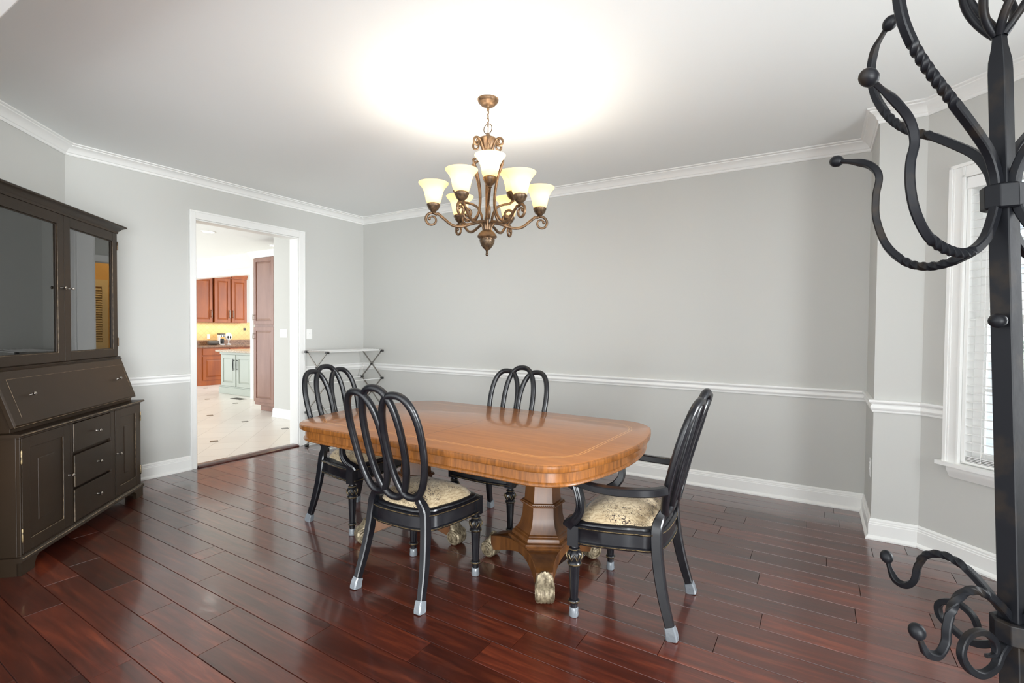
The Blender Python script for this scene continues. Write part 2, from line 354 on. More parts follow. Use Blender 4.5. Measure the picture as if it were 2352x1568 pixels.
# ------------------------------------------------------------------ setting
ROOM = [(-.10,-4.40),(.98,-3.97),(.0,-2.99),(0,0),(5.31,0),(5.31,-.565),(5.55,-.565),(6.55,-1.565),(6.55,-3.0),(5.58,-3.97),(6.6,-4.4)]
ROOM = [(.98,-3.97),(0,-2.99),(0,0),(5.31,0),(5.31,-.565),(5.55,-.565),(6.55,-1.565),(6.55,-3.0),(5.58,-3.97)]
CH = 2.74
def seg_n(a, b):                       # interior normal (interior is on the right of the path)
    d = Vector((b[0]-a[0], b[1]-a[1])).normalized(); return Vector((d.y, -d.x))
def offset_pts(path, d):
    out = []
    for i, p in enumerate(path):
        p = Vector(p)
        ns = []
        if i > 0: ns.append(seg_n(path[i-1], path[i]))
        if i < len(path)-1: ns.append(seg_n(path[i], path[i+1]))
        if len(ns) == 1: out.append(p+ns[0]*d)
        else:
            b = (ns[0]+ns[1]); b = b/(b.dot(ns[0])) if abs(b.dot(ns[0])) > 1e-6 else ns[0]
            out.append(p+b*d)
    return out
def moulding(name, profile, i0, i1, m='trim', path=ROOM):
    """profile [(offset, z)] swept along room path from vertex i0 to i1 with mitred corners"""
    offs = [(offset_pts(path, o), z) for o, z in profile]
    mb = MB(); mb.loft([[(pts[i].x, pts[i].y, z) for pts, z in offs] for i in range(i0, i1+1)])
    return structure(mb.build(name, M[m], None, smooth=True, angle=25))
TH = .14
outer = offset_pts(ROOM, -TH)
def wall_piece(mb, a, b, ao, bo, z0, z1):
    mb.add([(a[0],a[1],z0),(b[0],b[1],z0),(bo[0],bo[1],z0),(ao[0],ao[1],z0),(a[0],a[1],z1),(b[0],b[1],z1),(bo[0],bo[1],z1),(ao[0],ao[1],z1)],
        [(3,2,1,0),(4,5,6,7),(0,1,5,4),(1,2,6,5),(2,3,7,6),(3,0,4,7)])
def wall(name, i, holes=(), m='wall', zt=CH+.02):
    """holes: (s0, s1, z0, z1) along the segment"""
    a, b = Vector(ROOM[i]), Vector(ROOM[i+1]); ao, bo = outer[i], outer[i+1]; Ln = (b-a).length; d = (b-a)/Ln; n = seg_n(ROOM[i], ROOM[i+1])
    mb = MB(); cur, curo = a, ao
    for s0, s1, z0, z1 in holes:
        p0, p1 = a+d*s0, a+d*s1; q0, q1 = p0-n*TH, p1-n*TH
        wall_piece(mb, cur, p0, curo, q0, 0, zt)
        if z0 > 0: wall_piece(mb, p0, p1, q0, q1, 0, z0)
        wall_piece(mb, p0, p1, q0, q1, z1, zt)
        cur, curo = p1, q1
    wall_piece(mb, cur, b, curo, bo, 0, zt)
    return structure(mb.build(name, M[m], None, smooth=False))
DY0, DY1, DZ = -2.043, -.945, 2.345            # dining room doorway in the left wall
wall('wall_left_diagonal', 0)
wall('wall_left', 1, [(2.99+DY0, 2.99+DY1, 0, DZ)])
wall('wall_back', 2)
wall('wall_pillar_side', 3)
wall('wall_pillar_front', 4)
WS0, WS1, WZ0, WZ1 = .225, 1.20, .585, 2.215   # visible bay window opening
wall('wall_right_diagonal', 5, [(WS0, WS1, WZ0, WZ1)])
wall('wall_right', 6, [(.25, 1.19, .585, 2.215)])
wall('wall_right_front', 7)
mb = MB(); mb.box(.2,1.55,-4.11,-3.97,0,CH+.02); mb.box(5.9,7.2,-4.11,-3.97,0,CH+.02); mb.box(1.55,5.9,-4.11,-3.97,2.40,CH+.02)
structure(mb.build('wall_front', M['wall'], None, smooth=False))
mb = MB(); mb.box(1.55,5.9,-4.125,-3.955,2.385,2.40); mb.box(1.53,1.55,-4.125,-3.955,0,2.40); mb.box(5.9,5.92,-4.125,-3.955,0,2.40)
mb.box(1.45,6.0,-4.135,-4.11,2.40,2.49); mb.box(1.45,6.0,-3.97,-3.945,2.40,2.49)
structure(mb.build('trim_4', M['trim'], None, smooth=False, bevel=.003))
structure(MB().box(-.14,7.4,-7.6,.14,CH,CH+.12).build('ceiling', M['ceiling'], None, smooth=False))

crown = [(.0,2.655),(.008,2.655),(.012,2.662),(.012,2.672),(.018,2.676),(.022,2.684),(.03,2.698),(.045,2.712),(.06,2.720),(.062,2.726),(.066,2.727),(.075,2.733),(.075,2.742),(0,2.742)]
moulding('trim_1', crown, 0, len(ROOM)-1)
rail = [(0,.820),(.008,.820),(.010,.826),(.010,.832),(.015,.838),(.019,.848),(.017,.858),(.012,.866),(.014,.874),(.024,.880),(.028,.888),(.028,.897),(.022,.900),(0,.900)]
bb = [(0,0),(.030,0),(.030,.010),(.022,.022),(.016,.026),(.016,.096),(.013,.100),(.013,.108),(.010,.112),(.010,.122),(.005,.132),(0,.132)]
CW = .083                                           # casing width
def run(name, prof, a, b):                           # straight moulding piece on a wall segment (a->b along path direction)
    n = seg_n(a, b); mb = MB(); mb.loft([[(p[0]+n.x*o, p[1]+n.y*o, z) for o, z in prof] for p in (a, b)])
    return structure(mb.build(name, M['trim'], None, angle=25))
cL, cR = DY0-.055, DY1+.072
# chair rail: diagonal + left wall up to the casing, then from casing round to the window casing
def multi(name, prof, path):
    offs = [(offset_pts(path, o), z) for o, z in prof]; mb = MB()
    mb.loft([[(pts[i].x, pts[i].y, z) for pts, z in offs] for i in range(len(path))])
    return structure(mb.build(name, M['trim'], None, angle=25))
DD = Vector((1,-1)).normalized(); W0 = Vector((5.55,-.565))
wc = W0+DD*.145
multi('trim_2', rail, [(.98,-3.97),(0,-2.99),(0,cL)])
multi('trim_3', rail, [(0,cR),(0,0),(5.31,0),(5.31,-.565),(5.55,-.565),tuple(wc)])
multi('baseboard_left', bb, [(.98,-3.97),(0,-2.99),(0,cL)])
multi('baseboard_back', bb, [(0,cR),(0,0),(5.31,0),(5.31,-.565),(5.55,-.565),(6.55,-1.565),(6.55,-3.0),(5.58,-3.97)])

# doorway casing and jamb lining
mb = MB()
for s in (0, 1):                                     # both sides of the wall
    x0, x1 = ((0,.018),(-TH-.018,-TH))[s]
    mb.box(x0,x1,cL,DY0,0,DZ+.075); mb.box(x0,x1,DY1,cR,0,DZ+.075); mb.box(x0,x1,DY0,DY1,DZ,DZ+.075)
    e0, e1 = ((.018,.024),(-TH-.024,-TH-.018))[s]
    mb.box(e0,e1,cL,cL+.016,0,DZ+.075); mb.box(e0,e1,cR-.016,cR,0,DZ+.075); mb.box(e0,e1,cL+.016,cR-.016,DZ+.059,DZ+.075)
mb.box(-TH,0,DY0,DY0+.012,0,DZ); mb.box(-TH,0,DY1-.012,DY1,0,DZ); mb.box(-TH,0,DY0+.012,DY1-.012,DZ-.012,DZ)
structure(mb.build('door_1', M['trim'], None, smooth=False, bevel=.002))
mb = MB(); mb.loft([[(-.10,y,.0),(-.10,y,.010),(-.085,y,.020),(-.035,y,.022),(.015,y,.018),(.03,y,.008),(.03,y,0)] for y in (DY0+.014, DY1-.014)])
tag(mb.build('threshold', M['threshold'], None, angle=50), 'reddish brown wooden threshold strip across the kitchen doorway', 'threshold')

# dining floor: one mesh of planks, seams read from the boards' real layout
SL, PW = .018, .146
JOINTS = [(1.037,-3.227),(1.486,-3.38),(1.959,-3.391),(2.363,-3.4),(1.89,-2.882),(2.007,-2.957),(2.257,-3.105),(2.661,-3.257),(3.159,-3.126),(2.877,-3.406),(2.594,-3.542),(1.926,-3.674),(2.617,-3.79),(.897,-2.475),(1.309,-2.519),(1.511,-2.372),(1.412,-2.754),(2.458,-2.665),(2.644,-2.558),(1.697,-2.509),(2.937,-2.725),(3.303,-2.84),(3.619,-2.983),(3.833,-2.843),(3.643,-2.551),(4.155,-2.553),(4.458,-2.429),(4.012,-1.98),(4.258,-2.125),(3.891,-2.231),(3.379,-2.29),(4.648,-2.266),(4.747,-1.539),(4.681,-1.253),(4.326,-1.106),(4.16,-.358),(4.428,-.523),(4.953,-.515),(5.062,-1.109),(5.204,-1.398),(5.171,-1.692),(5.471,-1.542),(5.3,-.823),(5.477,-.672),(5.651,-.958),(4.954,-2.355)]
PH = .0024+PW/2
def row_of(x, y): return math.floor((y+SL*x-PH)/PW)
rows = {}
for x, y in JOINTS: rows.setdefault(row_of(x,y), []).append(x)
rnd = random.Random(7); mb = MB()
for k in range(row_of(0,-7.5), row_of(7.2,.35)+1):
    js = sorted(rows.get(k, [])); xs = list(js)
    lo = js[0] if js else rnd.uniform(2.5,3.5)
    if not js: xs.append(lo)
    x = lo
    while x > -.6: x -= rnd.uniform(.75,1.35); xs.append(x)
    x = js[-1] if js else lo
    while x < 7.4: x += rnd.uniform(.75,1.35); xs.append(x)
    xs.sort()
    y0 = PH+k*PW; g = .0008; bv = .0015
    for xa, xb in zip(xs[:-1], xs[1:]):
        xa_, xb_ = max(xa,-.02), min(xb,7.2)
        if xb_-xa_ < .03: continue
        def P(x, t, z): return (x, y0+t-SL*x, z)
        A, B = xa_+g*.7, xb_-g*.7
        vs = [P(A,g,-.004),P(B,g,-.004),P(B,PW-g,-.004),P(A,PW-g,-.004),P(A+bv*.6,g+bv,0),P(B-bv*.6,g+bv,0),P(B-bv*.6,PW-g-bv,0),P(A+bv*.6,PW-g-bv,0)]
        mb.add(vs, [(4,5,6,7),(0,1,5,4),(1,2,6,5),(2,3,7,6),(3,0,4,7)])
fl = structure(mb.build('floor', M['floor'], None, smooth=False))
structure(MB().box(-.1,7.3,-7.6,.14,-.08,-.0042).build('floor_base', mat('subfloor_dark', (.012,.006,.005,1), .8), None, smooth=False))

# ------------------------------------------------------------------ window in the right bay wall
def wpt(s, n, z):                                    # s along the wall, n into the room
    p = W0+DD*s+Vector((-1,-1)).normalized()*n; return (p.x, p.y, z)
class WB(MB):
    pass
WM = Matrix(((DD.x,-math.sqrt(.5),0,W0.x),(DD.y,-math.sqrt(.5),0,W0.y),(0,0,1,0),(0,0,0,1)))
def wmb(): b = MB(); b.M = WM; return b
b = wmb(); cs0, cs1, ct = .143, WS1+.082, 2.297
for (a0,a1,n0,n1) in ((cs0,WS0,0,.018),(cs0,cs0+.02,.018,.028),(cs0+.02,cs0+.03,.018,.022),(WS0-.014,WS0,.018,.022)):
    b.box(a0,a1,n0,n1,WZ0-.02,ct)
for (a0,a1,n0,n1) in ((WS1,cs1,0,.018),(cs1-.02,cs1,.018,.028),(WS1,WS1+.014,.018,.022)):
    b.box(a0,a1,n0,n1,WZ0-.02,ct)
b.box(WS0,WS1,0,.018,WZ1,ct); b.box(cs0,cs1,.018,.028,ct-.02,ct); b.box(WS0-.014,WS1+.014,.018,.022,WZ1,WZ1+.014)
win_ = structure(b.build('window_1', M['trim'], None, smooth=False, bevel=.002))
b = wmb(); b.box(.120,cs1+.025,-.02,.05,.556,.578)
prof = [(0,.49),(.010,.49),(.014,.498),(.022,.512),(.034,.530),(.038,.545),(.038,.556),(0,.556)]
b.loft([[(s_+(0 if k == 0 else 0), o, z) for o, z in prof] for k, s_ in enumerate((.175, cs1-.03))])
b.build('window_sill', M['trim'], win_, angle=30)
b = wmb()
b.box(WS0,WS0+.02,-TH,0,WZ0,WZ1); b.box(WS1-.02,WS1,-TH,0,WZ0,WZ1); b.box(WS0,WS1,-TH,0,WZ1-.02,WZ1); b.box(WS0,WS1,-TH,0,WZ0-.01,WZ0+.012)
for z0, z1, n0 in ((WZ0+.012,1.42,-.09),(1.38,WZ1-.02,-.125)):
    n1 = n0+.035
    b.box(WS0+.02,WS0+.068,n0,n1,z0,z1); b.box(WS1-.068,WS1-.02,n0,n1,z0,z1); b.box(WS0+.068,WS1-.068,n0,n1,z0,z0+.05); b.box(WS0+.068,WS1-.068,n0,n1,z1-.04,z1)
    zc = (z0+z1)/2
    for k in (1,2): sx = WS0+.068+(WS1-WS0-.136)*k/3; b.box(sx-.009,sx+.009,n0+.01,n1-.01,z0+.05,z1-.04)
    b.box(WS0+.068,WS1-.068,n0+.01,n1-.01,zc-.009,zc+.009)
b.build('window_sash', M['trim'], win_, smooth=False, bevel=.002)
b = wmb()
b.box(WS0+.06,WS1-.06,-.076,-.072,WZ0+.05,1.40); b.box(WS0+.06,WS1-.06,-.112,-.108,1.41,WZ1-.05)
b.build('window_pane', M['glass'], win_, smooth=False)
# horizontal blind
bl = thing('window_blind', 'white horizontal slat blind lowered over the bay window beside the coat stand', 'blind', (W0.x,W0.y,0), -PI/4)
def lmb(): b = MB(); b.M = Matrix(((1,0,0,0),(0,-1,0,0),(0,0,1,0),(0,0,0,1))); return b
b = lmb(); b.box(WS0+.004,WS1-.004,-.048,.012,WZ1-.068,WZ1-.002); b.build('headrail', M['slat'], bl, smooth=False, bevel=.004)
b = lmb(); zs = .66; i = 0
while zs < WZ1-.08:
    n = 5; ring = []
    for s_ in (WS0+.012, WS1-.012):
        ring.append([(s_, -.032+.026*k/n, zs+.003*math.sin(PI*k/n)-.001*(k/n-.5)) for k in range(n+1)]+[(s_, -.032+.026*k/n, zs-.002+.003*math.sin(PI*k/n)-.001*(k/n-.5)) for k in range(n,-1,-1)])
    b.loft(ring); zs += .0468
so = b.build('slats', M['slat'], bl, angle=50)
b = lmb()
for k in range(5): b.box(WS0+.012,WS1-.012,-.034,-.004,.585+.0058+.0085*k,.585+.0058+.0085*k+.003)
b.build('stacked_slats', M['slat'], bl, smooth=False)
b = lmb()
for s_ in (WS0+.10,(WS0+WS1)/2,WS1-.10):
    for n_ in (-.034,-.004): b.sweep([(s_,n_,.60),(s_,n_,WZ1-.06)], .0012, 6)
b.build('ladder_cord', M['slat'], bl)
b = lmb(); b.sweep([(WS0+.23,.016,WZ1-.07),(WS0+.21,.02,1.4),(WS0+.17,.024,.9)], .004, 8); b.build('tilt_wand', M['glass'], bl)
# second bay window, out of view, lets the same daylight in
b = MB(); b.box(6.55,6.568-.036,-2.86,-2.75,.56,2.3)
b = MB()
for y0, y1 in ((-2.755,-2.735),(-1.835,-1.815)): b.box(6.55,6.69,y0,y1,.585,2.215)
b.box(6.53,6.55,-2.83,-2.755,.56,2.30); b.box(6.53,6.55,-1.815,-1.74,.56,2.30); b.box(6.53,6.55,-2.755,-1.815,2.215,2.30); b.box(6.50,6.56,-2.86,-1.71,.556,.578)
b.box(6.62,6.65,-2.735,-1.835,1.36,1.42)
structure(b.build('window_2', M['trim'], None, smooth=False, bevel=.002))
# outside the bay: lawn, a neighbouring house of pale siding, shrubs
structure(MB().box(7.2,30,-14,22,-.6,-.5).build('lawn', M['lawn'], None, smooth=False))
ho = thing('house', 'pale blue sided neighbouring house with white trim seen through the bay window blind', 'house', (0,0,0))
b = MB()
for k in range(30): b.loft([[(x,4.6,-.5+.18*k),(x,4.575,-.5+.18*k),(x,4.598,-.5+.18*k+.18)] for x in (5.6,15)])
b.box(5.6,15,4.6,9,-.5,5.0); b.build('siding', M['siding'], ho, smooth=False)
for x in (5.6,7.05,8.0,10.2): MB().box(x,x+.16,4.54,4.62,-.5,4.9).build('corner_trim', M['trim'], ho, smooth=False)
for x in (7.26,10.6): 
    w_ = MB().box(x,x+.7,4.56,4.61,.3,2.1).build('window_frame', M['trim'], ho, smooth=False); MB().box(x+.06,x+.64,4.55,4.58,.36,2.04).build('window_pane', M['siding_glass'], w_, smooth=False)
rnd = random.Random(3); b = MB()
for k in range(240):
    a = rnd.uniform(0,2*PI); rr = rnd.uniform(.3,.75); h = rnd.uniform(-.4,1.5); c = (7.75+rr*math.cos(a), 3.7+rr*math.sin(a), h)
    t1 = Vector((rnd.uniform(-1,1),rnd.uniform(-1,1),rnd.uniform(-1,1))).normalized()*.11; t2 = Vector((rnd.uniform(-1,1),rnd.uniform(-1,1),rnd.uniform(-1,1))).normalized()*.08
    c = Vector(c); b.add([tuple(c-t1),tuple(c+t2),tuple(c+t1),tuple(c-t2)], [(0,1,2,3)])
b.sweep([(7.75,3.7,-.5),(7.75,3.7,.9)], .05, 8)
tag(b.build('shrub', M['leaf'], None, smooth=False), 'leafy green shrub outside the bay window', 'shrub')

# ------------------------------------------------------------------ wall plates
def plate(name, label, cat, loc, rz, w, h, toggles=0, outlet=False):
    t = thing(name, label, cat, loc, rz)            # local +y points out of the wall
    MB().box(-w/2,w/2,0,.006,-h/2,h/2).build('plate', M['plate'], t, smooth=False, bevel=.003)
    for k in range(toggles):
        x = (k-(toggles-1)/2)*.046
        MB().box(x-.0045,x+.0045,.006,.016,-.002,.012).build('toggle', M['plate'], t, smooth=False, bevel=.002)
    if outlet:
        for z in (-.02,.02):
            b = MB()
            b.lathe([(.0165,0),(.0165,.003)], 20); 
            b.v = [(x, .006+z2, y+z) for x, y, z2 in b.v]
            so_ = b.build('socket', M['plate'], t)
            for x0, x1, za, zb in ((-.007,-.005,-.004,.006),(.005,.007,-.004,.006),(-.0025,.0025,-.011,-.007)):
                MB().box(x0,x1,.008,.0095,z+za,z+zb).build('slot', M['plate_dark'], so_, smooth=False)
    return t
plate('light_switch', 'single white toggle switch plate on the wall right of the doorway casing', 'switch', (0,-.807,1.264), -PI/2, .076, .118, 1)
plate('light_switch', 'wide white triple switch plate on the kitchen wall seen through the doorway', 'switch', (-1.73,.05,1.253), PI, .17, .118, 3)
plate('wall_outlet', 'white outlet plate low on the narrow return wall beside the pillar', 'outlet', (5.31,-.47,.44), PI/2, .076, .118, 0, True)

# ------------------------------------------------------------------ kitchen seen through the doorway
structure(MB().box(-8.2,-.09,-4.6,4.4,-.08,-.0015).build('floor_kitchen', M['tile'], None, smooth=False))
structure(MB().box(-8.3,-.13,-4.6,4.4,CH,CH+.1).build('ceiling_kitchen', M['ceiling'], None, smooth=False))
b = MB(); b.box(-1.97,-1.15,.05,.2,0,CH); b.box(-.35,-.14,.05,.2,0,CH); b.box(-1.15,-.35,.05,.2,2.12,CH); b.box(-1.97,-1.85,.2,1.1,0,CH)
structure(b.build('wall_kitchen_right', M['wall'], None, smooth=False))
b = MB(); b.box(-4.06,-1.85,.98,1.10,0,CH); b.box(-8.2,-4.06,.98,1.10,2.36,CH)
structure(b.build('wall_kitchen_back', mat('kitchen_cream_paint', (.78,.75,.68,1), .7), None, smooth=False))
structure(MB().box(-8.2,-7.55,.9,4.4,0,CH).build('wall_kitchen_left', M['wall'], None, smooth=False))
b = MB(); b.box(-4.075,-3.985,.955,.98,0,2.36); b.box(-8.2,-3.985,.955,.98,2.36,2.45); b.box(-4.075,-4.06,.98,1.12,0,2.345); b.box(-8.2,-4.06,.98,1.12,2.345,2.36)
structure(b.build('door_2', M['trim'], None, smooth=False, bevel=.003))
multi('baseboard_kitchen', bb, [(-1.985,.2),(-1.985,.05)][1:]+[(-1.15,.05)])
b = MB(); b.box(-1.125,-1.05,.035,.05,0,2.12); b.box(-.45,-.36,.035,.05,0,2.12); b.box(-1.125,-.36,.035,.05,2.12,2.2)
structure(b.build('door_3', M['trim'], None, smooth=False, bevel=.002))
# small hall behind it (reflected in the cabinet glass): golden wall, louvered door, dark lettered board
structure(MB().box(-1.9,-.14,1.35,1.45,0,CH).build('wall_hall', M['gold_wall'], None, smooth=False))
lv = thing('louvered_door', 'tall cream louvered closet door in the golden hall beyond the kitchen', 'door', (-.75,1.33,0), 0)
b = MB(); b.box(-.33,-.26,-.035,0,.01,2.0); b.box(.26,.33,-.035,0,.01,2.0); b.box(-.26,.26,-.035,0,1.9,2.0); b.box(-.26,.26,-.035,0,.01,.2); b.box(-.26,.26,-.035,0,1.0,1.1)
cream = mat('cream_door_paint', srgb(226,196,140), .5)
b.build('door_frame', cream, lv, smooth=False)
b = MB()
for z0, z1 in ((.2,1.0),(1.1,1.9)):
    z = z0+.012
    while z < z1-.01: b.add([(-.26,-.034,z-.012),(.26,-.034,z-.012),(.26,-.004,z+.016),(-.26,-.004,z+.016),(-.26,-.034,z-.006),(.26,-.034,z-.006),(.26,-.004,z+.022),(-.26,-.004,z+.022)], [(3,2,1,0),(4,5,6,7),(0,1,5,4),(1,2,6,5),(2,3,7,6),(3,0,4,7)]); z += .034
b.build('louvers', cream, lv, smooth=False)

def accent(x, y):
    return MB().add([(x-.056,y-.02,-.0012),(x+.02,y-.056,-.0012),(x+.056,y+.02,-.0012),(x-.02,y+.056,-.0012),(x-.056,y-.02,.0004),(x+.02,y-.056,.0004),(x+.056,y+.02,.0004),(x-.02,y+.056,.0004)],
        [(3,2,1,0),(4,5,6,7),(0,1,5,4),(1,2,6,5),(2,3,7,6),(3,0,4,7)])
b = MB()
for i in range(-8, 0):
    for j in range(-4, 2):
        q = accent(-1.03+.92*(i+1), -.41+.92*(j+1)); b.add(q.v, q.f)
structure(b.build('floor_accent_tiles', M['accent'], None, smooth=False))
b = MB(); b.box(-4.44,-4.12,.78,.92,-.001,.004)
for k in range(9): b.box(-4.43+.034*k,-4.412+.034*k,.79,.91,.004,.006)
tag(b.build('floor_register', M['register'], None, smooth=False), 'dark metal floor register in the kitchen tile before the sage cabinet', 'floor register')

def raised_panel(mb, x0, x1, z0, z1, y, fr=.06, d=.02):
    """frame and raised centre panel facing -y; y = face plane"""
    mb.box(x0,x0+fr,y,y+d,z0,z1); mb.box(x1-fr,x1,y,y+d,z0,z1); mb.box(x0+fr,x1-fr,y,y+d,z0,z0+fr); mb.box(x0+fr,x1-fr,y,y+d,z1-fr,z1)
    mb.box(x0+fr,x1-fr,y+.012,y+d,z0+fr,z1-fr)
    i0, i1, k0, k1 = x0+fr+.008, x1-fr-.008, z0+fr+.008, z1-fr-.008; c = .028
    mb.loft([[(i0,y+.012,k0),(i1,y+.012,k0),(i1,y+.012,k1),(i0,y+.012,k1)],[(i0+c,y+.001,k0+c),(i1-c,y+.001,k0+c),(i1-c,y+.001,k1-c),(i0+c,y+.001,k1-c)]], cap0=False)
def bar_pull(par, m, x, y, z, L=.13, vert=True, r=.005):
    b = MB()
    p = lambda t, o: (x, y-o, z+t) if vert else (x+t, y-o, z)
    b.sweep([p(-L/2,.026),p(-L/4,.028),p(0,.03),p(L/4,.028),p(L/2,.026)], [r*.7,r*1.1,r*1.3,r*1.1,r*.7], 8)
    for s in (-.36,.36): b.sweep([p(s*L,0),p(s*L,.027)], r*.8, 8)
    b.build('handle', m, par)
# tall brown pantry
pt = thing('pantry_cabinet', 'tall brown pantry cabinet with two stacked raised panel doors beside the kitchen opening', 'cabinet', (-2.77,.24,0))
b = MB(); b.box(0,.78,.0,.30,.10,2.47); b.box(.06,.78,.07,.29,0,.10); b.build('body', M['cherry_d'], pt, smooth=False, bevel=.003)
for z0, z1 in ((.15,1.345),(1.385,2.44)):
    b = MB(); raised_panel(b, .012, .535, z0, z1, -.022); d = b.build('door', M['cherry_d'], pt, smooth=False, bevel=.002)
    bar_pull(d, M['nickel'], .03, -.022, 1.50 if z0 > 1 else 1.2, .1)
b = MB(); b.loft([[(x,y-o,z) for o,z in ((0,2.45),(.012,2.45),(.016,2.47),(.03,2.49),(.06,2.52),(.066,2.53),(.066,2.545),(0,2.545))] for x,y in ((-.08,0),(.78,0))]); b.build('crown', M['trim'], pt, angle=30)
# sage island cabinet
isl = thing('island_cabinet', 'pale sage green island cabinet with two doors and pale stone top', 'cabinet', (-5.43,1.14,0))
b = MB(); b.box(0,1.13,.02,.8,.14,.84); b.box(-.03,1.16,-.015,.82,.0,.13); b.box(-.02,1.15,-.0,.81,.13,.155); b.box(-.015,1.145,0,.81,.80,.845); b.build('body', M['green'], isl, smooth=False, bevel=.004)
for x0, x1, hx in ((.03,.545,.51),(.585,1.10,.62)):
    b = MB(); raised_panel(b, x0, x1, .16, .79, 0, .075); d = b.build('door', M['green'], isl, smooth=False, bevel=.002)
    bar_pull(d, M['plastic_black'], hx, 0, .60, .24, True, .008)
MB().box(-.08,1.2,-.06,.86,.845,.885).build('countertop', M['granite_l'], isl, smooth=False, bevel=.008)
# cherry base cabinets along the far wall, facing +x : build in a frame where local -y faces the dining room
def far(x, y): return (x, y, 0)
lb = thing('base_cabinet', 'orange cherry base cabinet with drawer over door under the far kitchen counter', 'cabinet', (-7.0,1.58,0), PI/2)
b = MB(); b.box(0,1.3,.02,.53,.0,.875); b.add([(0,.02,0),(0,.5,0),(-.12,.14,0),(0,.02,.875),(0,.5,.875),(-.12,.14,.875)], [(0,2,1),(3,4,5),(0,1,4,3),(1,2,5,4),(2,0,3,5)]); b.build('body', M['cherry'], lb, smooth=False)
for k in range(2):
    x0 = .03+.62*k
    b = MB(); raised_panel(b, x0, x0+.58, .12, .665, 0, .07); d = b.build('door', M['cherry'], lb, smooth=False, bevel=.002)
    b = MB(); b.box(x0,x0+.58,0,.02,.70,.85); d = b.build('drawer', M['cherry'], lb, smooth=False, bevel=.004); bar_pull(d, M['nickel'], x0+.36, 0, .775, .16, False, .006)
b = MB(); b.box(-.16,1.5,-.04,.53,.877,.92); b.box(-.16,1.5,.505,.53,.92,1.035)
ct_ = b.build('countertop', M['granite'], None, smooth=False, bevel=.005); ct_.location = (-7.0,1.58,0); ct_.rotation_euler = (0,0,PI/2)
tag(ct_, 'brown granite countertop with backsplash strip on the cherry base cabinet', 'countertop')
bs = MB().box(-7.549,-7.53,1.1,3.2,1.035,1.47).build('backsplash', M['backsplash'], None, smooth=False); tag(bs, 'golden diagonal tile backsplash below the cherry wall cabinets', 'backsplash')
tag(MB().box(-7.53,-7.524,2.87,2.93,1.27,1.33).build('accent_tile', M['plate_dark'], None, smooth=False), 'small dark square accent tile in the golden backsplash', 'tile')
for i, (y0, w, lab) in enumerate(((1.5,.47,'cherry wall cabinet at the left end above the backsplash'),(2.0,.395,'middle cherry wall cabinet between its two neighbours'),(2.41,.395,'cherry wall cabinet nearest the white kitchen opening trim'))):
    wc_ = thing('wall_cabinet', lab, 'cabinet', (-7.25,y0,0), PI/2, 'cherry wall cabinets')
    MB().box(0,w,.02,.29,1.455,2.53).build('body', M['cherry'], wc_, smooth=False)
    b = MB(); raised_panel(b, .01, w-.01, 1.465, 2.52, 0, .065); d = b.build('door', M['cherry'], wc_, smooth=False, bevel=.002)
    bar_pull(d, M['nickel'], w-.04 if i < 2 else .04, 0, 1.66, .2, True, .009)
    b = MB(); b.loft([[(x,.02-o,z) for o,z in ((0,2.53),(.02,2.53),(.03,2.56),(.06,2.60),(.07,2.62),(.07,2.64),(0,2.64))] for x in (0,w)]); b.build('crown', M['cherry'], wc_, angle=30)
plate('wall_outlet', 'small white outlet plate on the golden kitchen backsplash', 'outlet', (-7.53,2.011,1.12), -PI/2, .07, .11, 0, True)
t = tag(MB().sweep([(0,y,.055) for y in (-.13,-.12,-.05,.05,.12,.13)], [.02,.045,.055,.055,.045,.02], 16).build('speaker', M['grey_box'], None), 'grey rounded speaker lying on the brown granite counter', 'speaker'); t.location = (-7.3,2.0,.921)
ap = thing('countertop_appliance', 'white and black upright countertop appliance beside the grey speaker', 'appliance', (-7.35,2.21,.9205), PI/2)
b = MB(); b.prism([(-.06,-.07),(.06,-.07),(.06,.07),(-.06,.07)], 0, .025); b.box(-.055,-.02,-.02,.06,.025,.24); b.box(-.06,.06,-.07,.06,.19,.25); b.build('body', M['white_plastic'], ap, smooth=False, bevel=.008)
b = MB(); b.lathe([(.04,.03),(.045,.1),(.04,.15)], 16, (.015,-.02,0)); b.box(-.062,.062,-.072,.062,.25,.275); b.ball((-.03,-.07,.215), .014); b.ball((.03,-.07,.215), .014); b.build('jug', M['plastic_black'], ap)
fn = thing('desk_fan', 'small white desk fan with round head right of the upright appliance', 'fan', (-7.35,2.39,.9205), PI/2)
b = MB(); b.lathe([(.055,0),(.06,.008),(.05,.022),(.014,.03),(.011,.12)], 20); b.build('stand', M['white_plastic'], fn)
b = MB(); b.ball((0,0,.2), (.085,.04,.095), 20, 12); b.build('head', M['white_plastic'], fn)
b = MB(); b.ball((-.028,-.036,.185), (.02,.012,.034)); b.ball((.028,-.036,.185), (.02,.012,.034)); b.build('vent', M['plastic_black'], fn)
